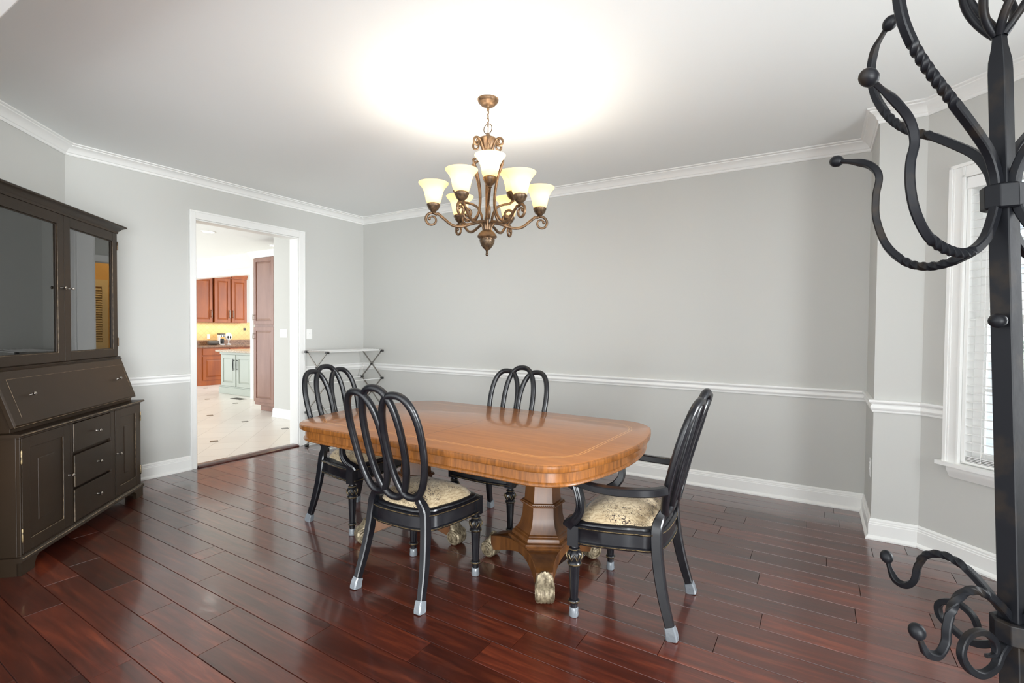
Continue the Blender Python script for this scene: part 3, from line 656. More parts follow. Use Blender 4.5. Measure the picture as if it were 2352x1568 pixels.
# recessed kitchen ceiling lamps
for i, (x, y, lab) in enumerate(((-2.69,-.51,'round recessed ceiling lamp nearest the doorway in the kitchen ceiling'),(-2.95,.72,'round recessed ceiling lamp above the brown pantry cabinet'))):
    rl = thing('recessed_lamp', lab, 'ceiling lamp', (x,y,CH), 0, 'recessed kitchen lamps')
    b = MB(); b.lathe([(.075,-.0),(.095,0),(.095,-.006),(.080,-.008),(.075,-.004)], 28); b.build('trim_ring', M['trim'], rl)
    MB().lathe([(.0745,-.0075),(.0745,-.005)], 28).build('lens', M['can'], rl)
l = bpy.data.lights.new('hall_lamp_light', 'POINT'); l.energy = 16; l.color = (1,.78,.45); l.shadow_soft_size = .08
o = bpy.data.objects.new('hall_lamp_light', l); link(o); o.location = (-1.35,.75,2.4)
l = bpy.data.lights.new('under_cabinet_light', 'AREA'); l.shape = 'RECTANGLE'; l.size = 1.2; l.size_y = .04; l.energy = 3; l.color = (1,.86,.62)
o = bpy.data.objects.new('under_cabinet_light', l); link(o); o.location = (-7.36,2.15,1.448); o.rotation_euler = (0,0,PI/2)

# ------------------------------------------------------------------ dining table
TZ = .765; TX, TY, TROT = 3.2254, -2.0719, -.0206
def round_rect(ins, k=16):
    """bowed-end table outline with rounded corners, inset by ins"""
    a0, b0, sx, rc = .7211, .3904, .0683, .2328-ins; out = []
    cs = [(a0,-b0),(a0,b0),(-a0,b0),(-a0,-b0)]; segs = []
    for i in range(4):
        p0, p1 = Vector(cs[i]), Vector(cs[(i+1)%4]); d = p1-p0; n = Vector((d.y,-d.x)).normalized(); sag = sx if i % 2 == 0 else 0
        sg = []
        for j in range(k+1):
            t = j/k; dd = d+n*(4*sag*(1-2*t)); sg.append((p0+d*t+n*(4*sag*t*(1-t)), Vector((dd.y,-dd.x)).normalized()))
        segs.append(sg)
    for i in range(4):
        out += [p+n*rc for p, n in segs[i]]
        n1, n2 = segs[i][-1][1], segs[(i+1)%4][0][1]; a1 = math.atan2(n1.y,n1.x); a2 = math.atan2(n2.y,n2.x)
        if a2 < a1: a2 += 2*PI
        for j in range(1,12): a = a1+(a2-a1)*j/12; out.append(segs[i][-1][0]+Vector((math.cos(a),math.sin(a)))*rc)
    return [(p.x,p.y) for p in out]
tb = thing('dining_table', 'large honey brown double pedestal dining table with rounded corners and inlaid top', 'table', (TX,TY,0), TROT)
def ring(ins, z): return [(x,y,z) for x,y in round_rect(ins)]
b = MB(); b.loft([ring(.007,TZ-.003), ring(.0125,TZ)], cap0=False); b.build('tabletop', M['table_top'], tb, angle=60)
b = MB(); b.loft([ring(.05,TZ-.036), ring(.010,TZ-.036), ring(.003,TZ-.033), ring(.0,TZ-.028), ring(.0,TZ-.008), ring(.007,TZ-.003)], cap1=False); b.build('tabletop_edge', M['table_edge'], tb, angle=40)
b = MB(); b.loft([ring(.032,TZ-.036), ring(.032,TZ-.082), ring(.028,TZ-.085), ring(.024,TZ-.090), ring(.022,TZ-.095), ring(.026,TZ-.100), ring(.036,TZ-.101), ring(.05,TZ-.101), ring(.06,TZ-.07)], cap0=False, cap1=True); b.build('apron', M['table_edge'], tb, angle=40)
def hexring(a, z, rot=PI/6): 
    R = a/math.cos(PI/6); return [(R*math.cos(rot+PI/3*i), R*math.sin(rot+PI/3*i), z) for i in range(6)]
def pedestal(px, th0):
    """feet directions th0 + k*120deg"""
    r0 = th0+PI/6
    b = MB(); b.M = Matrix.Translation((px-TX,0,0))
    prof = [(.10,.665),(.10,.64),(.082,.62),(.080,.50),(.086,.405),(.091,.392)]
    b.loft([hexring(a,z,r0) for a,z in prof]);
    prof = [(.093,.378),(.096,.32),(.106,.275),(.124,.242),(.132,.238),(.132,.232),(.142,.226),(.145,.218),(.145,.208),(.160,.204),(.164,.198),(.162,.190),(.152,.184),(.150,.176),(.140,.170),(.136,.160),(.128,.150)]
    b.loft([hexring(a,z,r0) for a,z in prof])
    p = b.build('pedestal_column', M['table_base'], tb, angle=25)
    b = MB(); b.M = Matrix.Translation((px-TX,0,0))
    b.loft([hexring(.088,.398,r0), hexring(.1,.396,r0), hexring(.104,.386,r0), hexring(.1,.376,r0), hexring(.09,.374,r0)])
    R = .1045/math.cos(PI/6)
    for i in range(6):
        a0, a1 = r0+PI/3*i, r0+PI/3*(i+1); p0, p1 = Vector((R*math.cos(a0),R*math.sin(a0),0)), Vector((R*math.cos(a1),R*math.sin(a1),0))
        for k in range(11):
            c = p0.lerp(p1,(k+.5)/11); b.ball((c.x,c.y,.386), .0062, 6, 4)
    b.build('carved_band', M['table_base'], p, angle=50)
    # tripod plinth with concave sides
    poly = []
    for k in range(3):
        th = th0+2*PI*k/3; d = Vector((math.cos(th),math.sin(th))); n = Vector((-d.y,d.x)); thm = th+PI/3; mid = Vector((math.cos(thm),math.sin(thm)))*.085
        th2 = th+2*PI/3; d2 = Vector((math.cos(th2),math.sin(th2))); n2 = Vector((-d2.y,d2.x))
        A, B = d*.315+n*.042, d2*.315-n2*.042
        poly.append(tuple(d*.315-n*.042))
        for i in range(15):
            t = i/14; q = A*(1-t)**2+mid*2*t*(1-t)+B*t*t; poly.append(tuple(q))
    b = MB(); b.M = Matrix.Translation((px-TX,0,0))
    rr = lambda p: math.hypot(*p)
    b.prism(poly, lambda p: .118-.066*min(1,max(0,(rr(p)-.14)/.17))**.8, lambda p: .165-.030*min(1,max(0,(rr(p)-.17)/.15))**1.2)
    b.build('plinth', M['table_base'], p, angle=40, bevel=.003)
    for k in range(3):
        th = th0+2*PI*k/3
        fb = MB(); fb.M = Matrix.Translation((px-TX,0,0)) @ Matrix.Rotation(th,4,'Z')
        # acanthus scroll: profile in (r,z) swept across the width with ridged lobes
        cx, cz = .338, .05; prof = []
        for i in range(27):
            a = math.radians(-150+i*11.5); prof.append((cx+.05*math.cos(a), cz+.05*math.sin(a)))
        tail = [(.318,.10),(.321,.115),(.322,.13),(.325,.148)]
        front = [(cx+.05*math.cos(math.radians(a)), cz+.05*math.sin(math.radians(a))) for a in range(-215,61,13)]+[(.352,.105),(.338,.125),(.330,.148)]
        back = [(.316,.146),(.316,.12),(.310,.095)]
        loop = front+back; cxy = Vector((cx,cz)); W = .043; rings = []
        for j in range(21):
            w = -1+2*j/20; s = 1-.10*abs(w)**6+.055*abs(math.cos(2.5*PI*w))-.05; topf = 1-.55*w*w
            rg = []
            for r_, z_ in loop:
                v = Vector((r_,z_))-cxy; q = cxy+v*s
                if z_ > .095: q.y = .095+(q.y-.095)*topf
                rg.append((q.x, W*w, max(q.y,.0005)))
            rings.append(rg)
        fb.loft(rings)
        for sd in (-1,1):
            pts = []
            for i in range(46):
                a = i*.36+.6; r_ = .044*(1-i/52); pts.append((cx+r_*math.cos(a), sd*(W+.0005), cz+r_*math.sin(a)))
            fb.sweep(pts, lerp_list([.0045,.004,.0035], 46), 6)
            fb.ball((cx, sd*W, cz), (.009,.005,.009), 8, 6)
        fb.build('scroll_foot', M['silver_leaf'], p, angle=60)
pedestal(3.712, -PI/3-TROT); pedestal(2.765, -TROT)
# ------------------------------------------------------------------ chairs
def seat_outline(fw, rw, yf, yb, k=40, ins=0.):
    """front edge at +y; rounded back"""
    fw -= ins; rw -= ins; yf -= ins; yb += ins
    pts = []
    for i in range(9):                                # front, slight bow, left to right
        t = -1+2*i/8; pts.append((t*(fw-.02), yf+.022*(1-t*t)))
    ys = yb+.11
    for i in range(1,8):                              # right side
        t = i/8; pts.append((fw+(rw-fw)*t+.012*math.sin(PI*t), yf-.008+(ys-yf)*t))
    for i in range(17):                               # rounded back
        a = -PI*i/16; pts.append((rw*math.copysign(abs(math.cos(a))**.62, math.cos(a)), ys-(ys-yb)*abs(math.sin(a))**.9))
    for i in range(7,0,-1):
        t = i/8; pts.append((-(fw+(rw-fw)*t+.012*math.sin(PI*t)), yf-.008+(ys-yf)*t))
    return pts
def make_chair(name, label, loc, rz, arm, group):
    t = thing(name, label, 'chair', loc, rz, group)
    fw, rw = (.292,.225) if arm else (.252,.218); fx, rx = (.288,.226) if arm else (.245,.216)
    yf, yb = .205, -.215
    # seat frame
    def rg(ins, z): return [(x,y,z) for x,y in seat_outline(fw,rw,yf,yb,ins=ins)]
    b = MB(); b.loft([rg(.02,.345), rg(.003,.345), rg(.0,.349), rg(.0,.358), rg(.006,.362), rg(.006,.415), rg(.001,.419), rg(-.001,.425), rg(.004,.431), rg(.016,.434), rg(.018,.442), rg(.026,.446), rg(.06,.446)])
    b.build('seat_frame', M['black'], t, angle=50)
    fr_ = list(t.children)[0]
    for ins, z in ((-.0008,.3535),(-.0015,.4245)): MB().sweep(rg(ins,z), .0022, 5, closed=True).build('gilt_bead', M['rub'], fr_)
    # cushion
    o = seat_outline(fw,rw,yf,yb,ins=.032); rings = []
    for k in range(9):
        f = 1-k/8; h = .444+.078*(1-f**2.6)**.75
        if k == 0: h = .436
        rings.append([(x*f if k < 8 else x*.02, (y-.0)*f if k < 8 else y*.02, h) for x,y in o])
    b = MB(); b.loft(rings); b.build('seat_cushion', M['fabric'], t, angle=70)
    # front legs: carved, fluted, turned
    for s in (-1,1):
        x, y = s*(fx-.022), yf-.03
        b = MB()
        b.box(x-.027,x+.027,y-.027,y+.027,.335,.43)
        bul = lambda a,z: 1+(.10*math.cos(8*a) if .262 < z < .306 else 0)
        b.lathe([(.017,.336),(.018,.326),(.024,.322),(.024,.316),(.019,.311),(.026,.304),(.033,.292),(.032,.276),(.025,.262),(.031,.256),(.033,.249),(.029,.243),(.026,.240)], 32, (x,y,0), bul)
        fl_ = lambda a,z: 1-.085*abs(math.cos(5*a))**1.4
        b.lathe([(.0262,.242),(.0262,.232),(.0255,.228),(.022,.16),(.0185,.086),(.018,.082)], 40, (x,y,0), fl_)
        b.lathe([(.018,.083),(.024,.079),(.026,.073),(.024,.067),(.018,.063),(.0175,.058),(.0165,.035),(.019,.02),(.018,.004)], 24, (x,y,0))
        lg = b.build('leg', M['black'], t, angle=45)
        for z, r in ((.249,.0325),(.073,.0256),(.317,.0242)):
            MB().sweep([(x+r*math.cos(2*PI*i/20), y+r*math.sin(2*PI*i/20), z) for i in range(20)], .0024, 5, closed=True).build('gilt_ring', M['rub'], lg)
        zig = []
        for i in range(32):
            a = 2*PI*i/32; k = (.268,.284,.298,.284)[i%4]; rr = (.0305,.0365,.0345,.0365)[i%4]; zig.append((x+rr*math.cos(a), y+rr*math.sin(a), k))
        MB().sweep(zig, .0024, 5, closed=True).build('carved_leaf_band', M['rub'], lg)
        MB().lathe([(.018,.0005),(.0215,.002),(.023,.012),(.021,.026),(.0205,.042),(.019,.044)], 18, (x,y,0)).build('floor_cap', M['cap'], lg)
    # rear legs running up into the back loops
    for s in (-1,1):
        pts = [(s*rx,-.262,.012),(s*(rx-.004),-.246,.07),(s*(rx-.014),-.218,.17),(s*(rx-.026),-.196,.28),(s*(rx-.035),-.184,.38),(s*(rx-.045),-.182,.45),(s*(rx-.068),-.192,.495),(s*(rx-.078 if not arm else rx-.076),-.206,.532)]
        c = catmull(pts, 5); rc = [(w, h) for w, h in zip(lerp_list([.030,.031,.034,.036,.038,.040,.036,.026], len(c)), lerp_list([.036,.038,.043,.047,.048,.048,.038,.026], len(c)))]
        b = MB(); b.sweep(c, 0, rect=rc, ref=(1,0,0)); lg = b.build('leg', M['black'], t, angle=40)
        b = MB(); b.sweep([(s*rx,-.264,.001),(s*rx,-.262,.012),(s*(rx-.002),-.256,.038),(s*(rx-.004),-.250,.052)], 0, rect=[(.041,.048),(.043,.051),(.040,.047),(.037,.044)], ref=(1,0,0)); b.build('floor_cap', M['cap'], lg)
    # interlaced loop back
    def back(sx, z): return (sx, -.205-(z-.5)*.27+.22*sx*sx, z)
    def loop(cx, hw, z0, z1, wv, nm):
        pts = []; k = 56; zc, hz = (z0+z1)/2, (z1-z0)/2
        for i in range(k):
            a = 2*PI*i/k; v = math.sin(a); u = math.cos(a)
            z = zc+hz*math.copysign(abs(v)**.92, v)
            w = hw*math.copysign(abs(u)**.80, u)*(1+.10*v); c_ = cx*(1+.07*v)
            p = Vector(back(c_+w, z)); p.y += wv*math.cos(2*a+ (0 if cx else PI/2)); pts.append(p)
        b = MB(); b.sweep(pts, 0, rect=[(.031,.029)]*k, ref=(0,1,0), closed=True) if False else b.sweep(pts, .0182, 12, closed=True)
        return b.build(nm, M['black'], t, angle=60)
    sc = 1.0
    loop(-.119, .112, .508, 1.022, .004, 'back_loop'); loop(.119, .112, .508, 1.022, .004, 'back_loop'); loop(0, .121, .494, 1.050, .003, 'back_loop')
    if arm:
        for s in (-1,1):
            pts = [(s*.245,-.232,.648),(s*.272,-.20,.642),(s*.302,-.13,.636),(s*.322,-.03,.632),(s*.326,.06,.634),(s*.318,.125,.640),(s*.312,.165,.633),(s*.310,.178,.612)]
            c = catmull(pts, 5); n = len(c)
            b = MB(); b.sweep(c, 0, rect=[(h,w) for w,h in zip(lerp_list([.034,.036,.038,.040,.038,.034,.030,.026], n), lerp_list([.036,.036,.036,.034,.032,.03,.03,.026], n))], ref=(0,0,1))
            ar = b.build('armrest', M['black'], t, angle=40)
            pts = [(s*.308,.150,.640),(s*.308,.138,.60),(s*.306,.128,.555),(s*.302,.132,.51),(s*.293,.16,.468),(s*.280,.188,.445),(s*.272,.20,.425)]
            c = catmull(pts, 5); n = len(c)
            b = MB(); b.sweep(c, 0, rect=[(w,w*1.15) for w in lerp_list([.026,.027,.029,.032,.037,.043,.046], n)], ref=(1,0,0))
            for off in (-.010,0,.010): b.sweep([(p.x+s*.4*abs(off)+s*.012, p.y+off*.9+.006, p.z+.003) for p in c[2:-4]], .0058, 6)
            b.build('arm_support', M['black'], ar, angle=40)
    return t
make_chair('dining_chair', 'black loop back side chair with patterned seat, nearest the camera, its back turned to us', (3.213,-2.505,0), 0, False, 'side chairs')
make_chair('dining_chair', 'black loop back side chair on the far side of the table, facing us', (3.135,-1.672,0), PI, False, 'side chairs')
make_chair('dining_armchair', 'black loop back armchair with patterned seat at the right end of the table', (4.215,-2.132,0), PI/2+.034, True, 'armchairs')
make_chair('dining_armchair', 'black loop back armchair at the left end of the table beside the doorway', (2.262,-2.068,0), -PI/2+.076, True, 'armchairs')
# ------------------------------------------------------------------ secretary hutch
# local frame: x runs along the front from the left end (near camera) to the right end, y out of the front
UC = Vector((math.sqrt(.5), -math.sqrt(.5))); NC = Vector((math.sqrt(.5), math.sqrt(.5)))
org = UC*2.88+NC*-2.085
hut = thing('secretary_hutch', 'dark espresso secretary hutch with glass doors, slanted desk front and drawers', 'cabinet', (org.x,org.y,0), -PI/4)
# with rz=-45deg local x = U (towards the left end), local y = N (out of the front)
BW, FY, UY = .675, .51, .37                        # half width, base front depth, upper front depth
def wear(pts, par, r=.0016): MB().sweep(pts, r, 5).build('worn_edge', M['cab_wear'], par)
b = MB(); b.box(-BW+.01,BW-.01,.0,FY-.02,.095,.74); b.box(-BW+.01,BW-.01,FY-.02,FY-.002,.095,.105); b.box(-BW+.01,BW-.01,FY-.02,FY-.002,.728,.74)
for x0, x1 in ((-BW+.01,-BW+.02),(-.285,-.232),(.205,.232),(BW-.02,BW-.01)): b.box(x0,x1,FY-.02,FY-.002,.105,.728)
carc = b.build('base_carcass', M['cabinet'], hut, smooth=False, bevel=.002)
b = MB(); b.loft([[(x,y,z) for y,z in ((0,.738),(FY+.006,.738),(FY+.016,.743),(FY+.018,.749),(FY+.014,.755),(0,.755))] for x in (-BW-.012,BW+.012)]); st = b.build('base_shelf', M['cabinet'], hut, angle=30)
wear([(-BW-.01,FY+.0185,.7495),(BW+.01,FY+.0185,.7495)], st)
# plinth with bracket feet
b = MB(); b.loft([[(x,y,z) for y,z in ((0,.07),(FY+.012,.07),(FY+.014,.078),(FY+.010,.090),(FY,.097),(0,.097))] for x in (-BW-.008,BW+.008)])
pl = b.build('plinth', M['cabinet'], hut, angle=30); wear([(-BW,FY+.0105,.090),(BW,FY+.0105,.090)], pl, .0022)
def bracket(s):
    prof = [(BW+.004,0),(BW-.10,0)]+[(BW-.10-.035*(1-math.cos(math.radians(a))), .06*math.sin(math.radians(a))) for a in range(0,91,15)]+[(BW-.145,.072),(BW+.004,.072)]
    b = MB(); b.loft([[(s*x,y,z) for x,z in prof] for y in (FY-.015,FY+.006)]); b.box(min(s*(BW-.016),s*(BW+.004)),max(s*(BW-.016),s*(BW+.004)),FY-.11,FY+.005,0,.072)
    f = b.build('bracket_foot', M['cabinet'], hut, angle=30); return f
bracket(1); bracket(-1)
for s in (-1,1): MB().box(min(s*(BW-.05),s*(BW+.004)),max(s*(BW-.05),s*(BW+.004)),.0,.05,0,.072).build('bracket_foot', M['cabinet'], hut, smooth=False)
def knob(x, y, z, par):
    b = MB(); b.sweep([(x,y-.001,z),(x,y+.004,z),(x,y+.014,z),(x,y+.019,z),(x,y+.026,z),(x,y+.030,z),(x,y+.0315,z)], [.007,.0055,.0045,.0085,.0105,.007,.001], 14); b.build('knob', M['nickel'], par)
def hinge(x, y, z, par, h=.05, m='nickel'):
    b = MB(); b.sweep([(x,y,z-h/2-.006),(x,y,z-h/2),(x,y,z+h/2),(x,y,z+h/2+.006)], [.002,.0045,.0045,.002], 8); b.build('hinge', M[m], par)
def panel_door(x0, x1, z0, z1, y, kx, kz, hx):
    b = MB(); fr = .062
    b.box(x0,x1,y-.018,y-.008,z0,z1); b.box(x0,x0+fr,y-.01,y,z0,z1); b.box(x1-fr,x1,y-.01,y,z0,z1); b.box(x0+fr,x1-fr,y-.01,y,z0,z0+fr); b.box(x0+fr,x1-fr,y-.01,y,z1-fr,z1)
    d = b.build('door', M['cabinet'], hut, smooth=False, bevel=.0015)
    i0, i1, k0, k1 = x0+fr, x1-fr, z0+fr, z1-fr; w = min(.075,(i1-i0)*.30)
    b = MB(); b.loft([[(i0+w,y-.008,k0+w),(i1-w,y-.008,k0+w),(i1-w,y-.008,k1-w),(i0+w,y-.008,k1-w)],[(i0+w+.003,y-.005,k0+w+.003),(i1-w-.003,y-.005,k0+w+.003),(i1-w-.003,y-.005,k1-w-.003),(i0+w+.003,y-.005,k1-w-.003)]], cap0=False)
    b.build('door_panel', M['cabinet'], d, smooth=False)
    wear([(i0,y-.004,k0),(i0,y-.004,k1)], d, .0012); wear([(i0,y-.003,k0),(i1,y-.003,k0)], d, .0014)
    knob(kx, y, kz, d)
    for z in (z1-.10, z0+.10): hinge(hx, y+.001, z, d, .062, 'rub')
panel_door(.237, BW-.022, .108, .728, FY, .222+.03, .42, BW-.017)
panel_door(-BW+.022, -.290, .108, .728, FY, -.312, .415, -BW+.017)
for z0, z1, dx in ((.548,.724,0),(.328,.528,.004),(.110,.312,.002)):
    b = MB(); b.box(-.228,.200,FY-.02,FY+dx,z0,z1); d = b.build('drawer', M['cabinet'], hut, smooth=False, bevel=.003)
    knob(-.05, FY+dx, (z0+z1)/2, d); wear([(.199,FY+dx,z0+.004),(.199,FY+dx,z1-.004)], d, .0012)
# slanted desk section
pr = [(0,.755),(FY-.055,.755),(FY-.055,.775),(FY-.04,.785),(UY+.0,1.082),(0,1.082)]
b = MB(); b.loft([[(x,y,z) for y,z in pr] for x in (-BW+.03,BW-.03)]); b.build('desk_body', M['cabinet'], hut, smooth=False, bevel=.002)
n_ = Vector((0,.297,.105)).normalized()
def sl(x, t, o): # t 0 bottom..1 top on slanted face
    p = Vector((x, FY-.04-(FY-.04-UY)*t, .785+.297*t))+n_*o; return tuple(p)
b = MB(); X = BW-.02
rings = [[sl(x,t,o) for x,t in ((-X,-.01),(X,-.01),(X,1.0),(-X,1.0))] for o in (-.012,.010)]+[[sl(x,t,.016) for x,t in ((-X+.008,.02),(X-.008,.02),(X-.008,.975),(-X+.008,.975))]]
b.loft(rings); fp = b.build('fall_front', M['cabinet'], hut, smooth=False, bevel=.002)
wear([sl(-X+.035,.13,.0165), sl(-X+.035,.83,.0165), sl(X-.07,.83,.0165), sl(X-.07,.13,.0165)], fp, .0008)
wear([sl(-X,-.01,.010), sl(X,-.01,.010)], fp, .0014)
for x in (-.487,.452):
    p = Vector(sl(x,.5,.016)); b = MB(); b.sweep([p+n_*d for d in (-.001,.004,.014,.019,.026,.030,.0315)], [.007,.0055,.0045,.0085,.0105,.007,.001], 14); b.build('knob', M['nickel'], fp)
# moulding between desk and hutch
b = MB(); b.loft([[(x,y,z) for y,z in ((0,1.078),(UY+.016,1.078),(UY+.020,1.084),(UY+.010,1.090),(UY+.012,1.098),(UY,1.102),(0,1.102))] for x in (-BW+.018,BW-.018)]); b.build('waist_moulding', M['cabinet'], hut, angle=30)
# upper carcass: open box with shelves
UX = BW-.03
b = MB(); b.box(-UX,-UX+.02,0,UY-.02,1.10,2.05); b.box(UX-.02,UX,0,UY-.02,1.10,2.05); b.box(-UX+.02,UX-.02,0,UY-.02,1.10,1.125); b.box(-UX+.02,UX-.02,0,UY-.02,2.03,2.05)
b.build('upper_carcass', M['cabinet'], hut, smooth=False, bevel=.0015)
MB().box(-UX+.02,UX-.02,.002,.012,1.125,2.03).build('back_panel', M['cab_in'], hut, smooth=False)
for z in (1.415,1.725): MB().box(-UX+.021,UX-.021,.012,UY-.05,z-.011,z+.011).build('shelf', M['cab_in'], hut, smooth=False)
def glass_door(x0, x1, kx, hx):
    g0, g1 = x0+.062, x1-.062; z0, z1, k0, k1 = 1.103, 2.042, 1.160, 1.978
    b = MB(); b.box(x0,g0,UY-.02,UY,z0,z1); b.box(g1,x1,UY-.02,UY,z0,z1); b.box(g0,g1,UY-.02,UY,z0,k0); b.box(g0,g1,UY-.02,UY,k1,z1)
    for t0,t1,a,c in ((g0,g0+.006,k0,k1),(g1-.006,g1,k0,k1),(g0,g1,k0,k0+.006),(g0,g1,k1-.006,k1)): b.box(t0,t1,UY-.02,UY-.008,a,c)
    d = b.build('glass_door', M['cabinet'], hut, smooth=False, bevel=.0015)
    MB().box(g0+.003,g1-.003,UY-.016,UY-.013,k0+.003,k1-.003).build('glass_pane', M['cab_glass'], d, smooth=False)
    wear([(g0,UY-.002,k0),(g1,UY-.002,k0)], d, .0014); wear([(g0,UY-.002,k0),(g0,UY-.002,k1)], d, .0012)
    knob(kx, UY, 1.575, d)
    for z in (1.95,1.212): hinge(hx, UY+.001, z, d, .055, 'bronze_d')
glass_door(.012, UX-.004, .043, UX+.001); glass_door(-UX+.004, .008, -.040, -UX-.001)
def crown_ring(o): return [(-UX-o,0),(-UX-o,UY+o),(UX+o,UY+o),(UX+o,0)]
b = MB(); b.loft([[(x,y,z) for x,y in crown_ring(o)] for o,z in ((-.004,2.043),(.003,2.043),(.006,2.052),(.006,2.060),(.012,2.064),(.022,2.078),(.038,2.088),(.046,2.092),(.048,2.10),(.04,2.106),(.0,2.108))]); b.build('crown', M['cabinet'], hut, angle=28)

# ------------------------------------------------------------------ folding drying rack in the corner
rk = thing('drying_rack', 'folding grey metal drying rack with white rods standing in the corner', 'drying rack', (0,0,0))
rx0, rx1, ry0, ry1 = .10, .45, -.915, -.115; nodes = [.012,.385,.73,1.065]
for y, o in ((ry0,0),(ry1,0)):
    for k in range(3):
        for s in (0,1):
            xa, xb = (rx0,rx1) if s == 0 else (rx1,rx0); yo = y+(.006 if s else -.006)
            b = MB(); b.sweep([(xa,yo,nodes[k]),(xb,yo,nodes[k+1])], 0, rect=(.009,.016), ref=(0,1,0)); b.build('scissor_leg', M['rack_metal'], rk, smooth=False)
        zc = (nodes[k]+nodes[k+1])/2; MB().sweep([((rx0+rx1)/2,y-.014,zc),((rx0+rx1)/2,y+.014,zc)], .010, 10).build('pivot', M['plastic_black'], rk)
    MB().sweep([(rx0-.015,y,nodes[3]+.008),(rx1+.015,y,nodes[3]+.008)], 0, rect=(.012,.016), ref=(0,1,0)).build('top_bar', M['rack_metal'], rk, smooth=False)
for k in range(4):
    for x in (rx0,rx1):
        MB().sweep([(x,ry0,nodes[k]+(.008 if k == 3 else .0)),(x,ry1,nodes[k]+(.008 if k == 3 else .0))], .006, 8).build('rod', M['rack_white'], rk)
        for y in (ry0,ry1): b = MB(); b.box(x-.014,x+.014,y-.02,y+.02,max(nodes[k]-.012,0),nodes[k]+.014); b.build('joint', M['plastic_black'], rk, smooth=False, bevel=.004)
for k in range(1,7):
    x = rx0+(rx1-rx0)*k/7; MB().sweep([(x,ry0,nodes[3]+.016),(x,ry1,nodes[3]+.016)], .0055, 8).build('rod', M['rack_white'], rk)

# ------------------------------------------------------------------ chandelier
CX, CY = 3.241, -1.953
ch = thing('chandelier', 'nine light bronze scroll chandelier with glowing cream glass shades', 'chandelier', (CX,CY,0))
b = MB(); b.lathe([(.012,2.698),(.036,2.700),(.044,2.704),(.048,2.711),(.055,2.715),(.060,2.721),(.064,2.729),(.066,2.736),(.065,2.74)], 32); b.lathe([(.004,2.67),(.008,2.673),(.010,2.682),(.008,2.690),(.012,2.70)], 16); b.build('canopy', M['bronze'], ch, angle=35)
cb_ = MB(); z = 2.672; k = 0
links = []
while z > 2.59:
    pts = []
    for i in range(14):
        a = 2*PI*i/14; u, v = .0072*math.cos(a), .016*math.sin(a); pts.append((u if k%2 == 0 else 0, 0 if k%2 == 0 else u, z-.012+v))
    MB().sweep(pts, .002, 6, closed=True).build('chain_link', M['bronze'], ch); z -= .024; k += 1
MB().sweep([(0,.003,2.68),(.002,.003,2.60),(0,.002,2.51)], .0028, 8).build('cord', M['bronze'], ch)
MB().sweep([(.030*math.cos(2*PI*i/32),0,2.560+.030*math.sin(2*PI*i/32)) for i in range(32)], .0027, 8, closed=True).build('hanging_ring', M['bronze_d'], ch)
b = MB(); b.lathe([(.004,2.535),(.010,2.530),(.012,2.520),(.024,2.510),(.050,2.502),(.054,2.494),(.050,2.488),(.040,2.470),(.030,2.440),(.026,2.420),(.030,2.412),(.034,2.405),(.030,2.396),(.022,2.385),(.014,2.30),(.012,2.0),(.012,1.93)], 32, mod=lambda a,z: 1+(.07*math.cos(8*a) if 2.43 < z < 2.49 else 0)); b.build('stem', M['bronze'], ch, angle=40)
b = MB(); b.lathe([(.010,1.945),(.03,1.940),(.052,1.918),(.060,1.905),(.061,1.898),(.054,1.892),(.045,1.888),(.044,1.88)], 32); b.build('hub', M['bronze'], ch, angle=35)
b = MB(); b.lathe([(.044,1.888),(.047,1.878),(.044,1.865),(.036,1.845),(.022,1.828),(.012,1.82),(.008,1.812)], 32, mod=lambda a,z: 1+.03*math.cos(10*a+z*260)); b.ball((0,0,1.806), .009, 12, 8); b.ball((0,0,1.793), (.010,.010,.012), 12, 8); b.build('finial', M['bronze_d'], ch, angle=60)
def rad(ph, pts): return [(r*math.cos(ph), r*math.sin(ph), z) for r, z in pts]
def spiral(c, r0, a0, turns, n, shrink): # in (r,z)
    return [(c[0]+r0*(1-shrink*i/n)*math.cos(a0+turns*2*PI*i/n), c[1]+r0*(1-shrink*i/n)*math.sin(a0+turns*2*PI*i/n)) for i in range(n+1)]
def shade(par, ph, r, z0):
    c = (r*math.cos(ph), r*math.sin(ph), 0)
    prof = [(.026,0),(.040,.004),(.046,.018),(.051,.045),(.057,.070),(.067,.092),(.080,.108),(.089,.118),(.091,.124)]
    inn = [(rr-.004, z+.001) for rr, z in prof[::-1]]
    cu = MB(); cu.lathe([(.006,z0-.060),(.012,z0-.056),(.010,z0-.050),(.018,z0-.042),(.030,z0-.030),(.036,z0-.016),(.041,z0-.008),(.041,z0-.002),(.035,z0+.004),(.01,z0+.006)], 20, c, mod=lambda a,z: 1+(.04*math.cos(9*a) if z < z0-.012 and z > z0-.045 else 0)); cu.build('cup', M['bronze_d'], par, angle=40)
    s = MB(); rings = []
    for rr, z in prof+inn: rings.append([(c[0]+rr*math.cos(2*PI*i/28), c[1]+rr*math.sin(2*PI*i/28), z0+.004+z) for i in range(28)])
    s.loft(rings, False, False); s.build('glass_shade', M['shade'], par, angle=80)
    s = MB(); s.lathe([(.012,z0+.006),(.014,z0+.018),(.020,z0+.030),(.024,z0+.042),(.022,z0+.056),(.008,z0+.064)], 14, c); s.build('bulb', M['bulb'], par)
    l = bpy.data.lights.new('bulb_light', 'POINT'); l.energy = 2.6; l.color = (1,.945,.86); l.shadow_soft_size = .03
    o = bpy.data.objects.new('bulb_light', l); link(o); o.location = (CX+c[0], CY+c[1], z0+.078)
base_a = math.radians(-55.7)                        # direction towards the viewer's side of the room
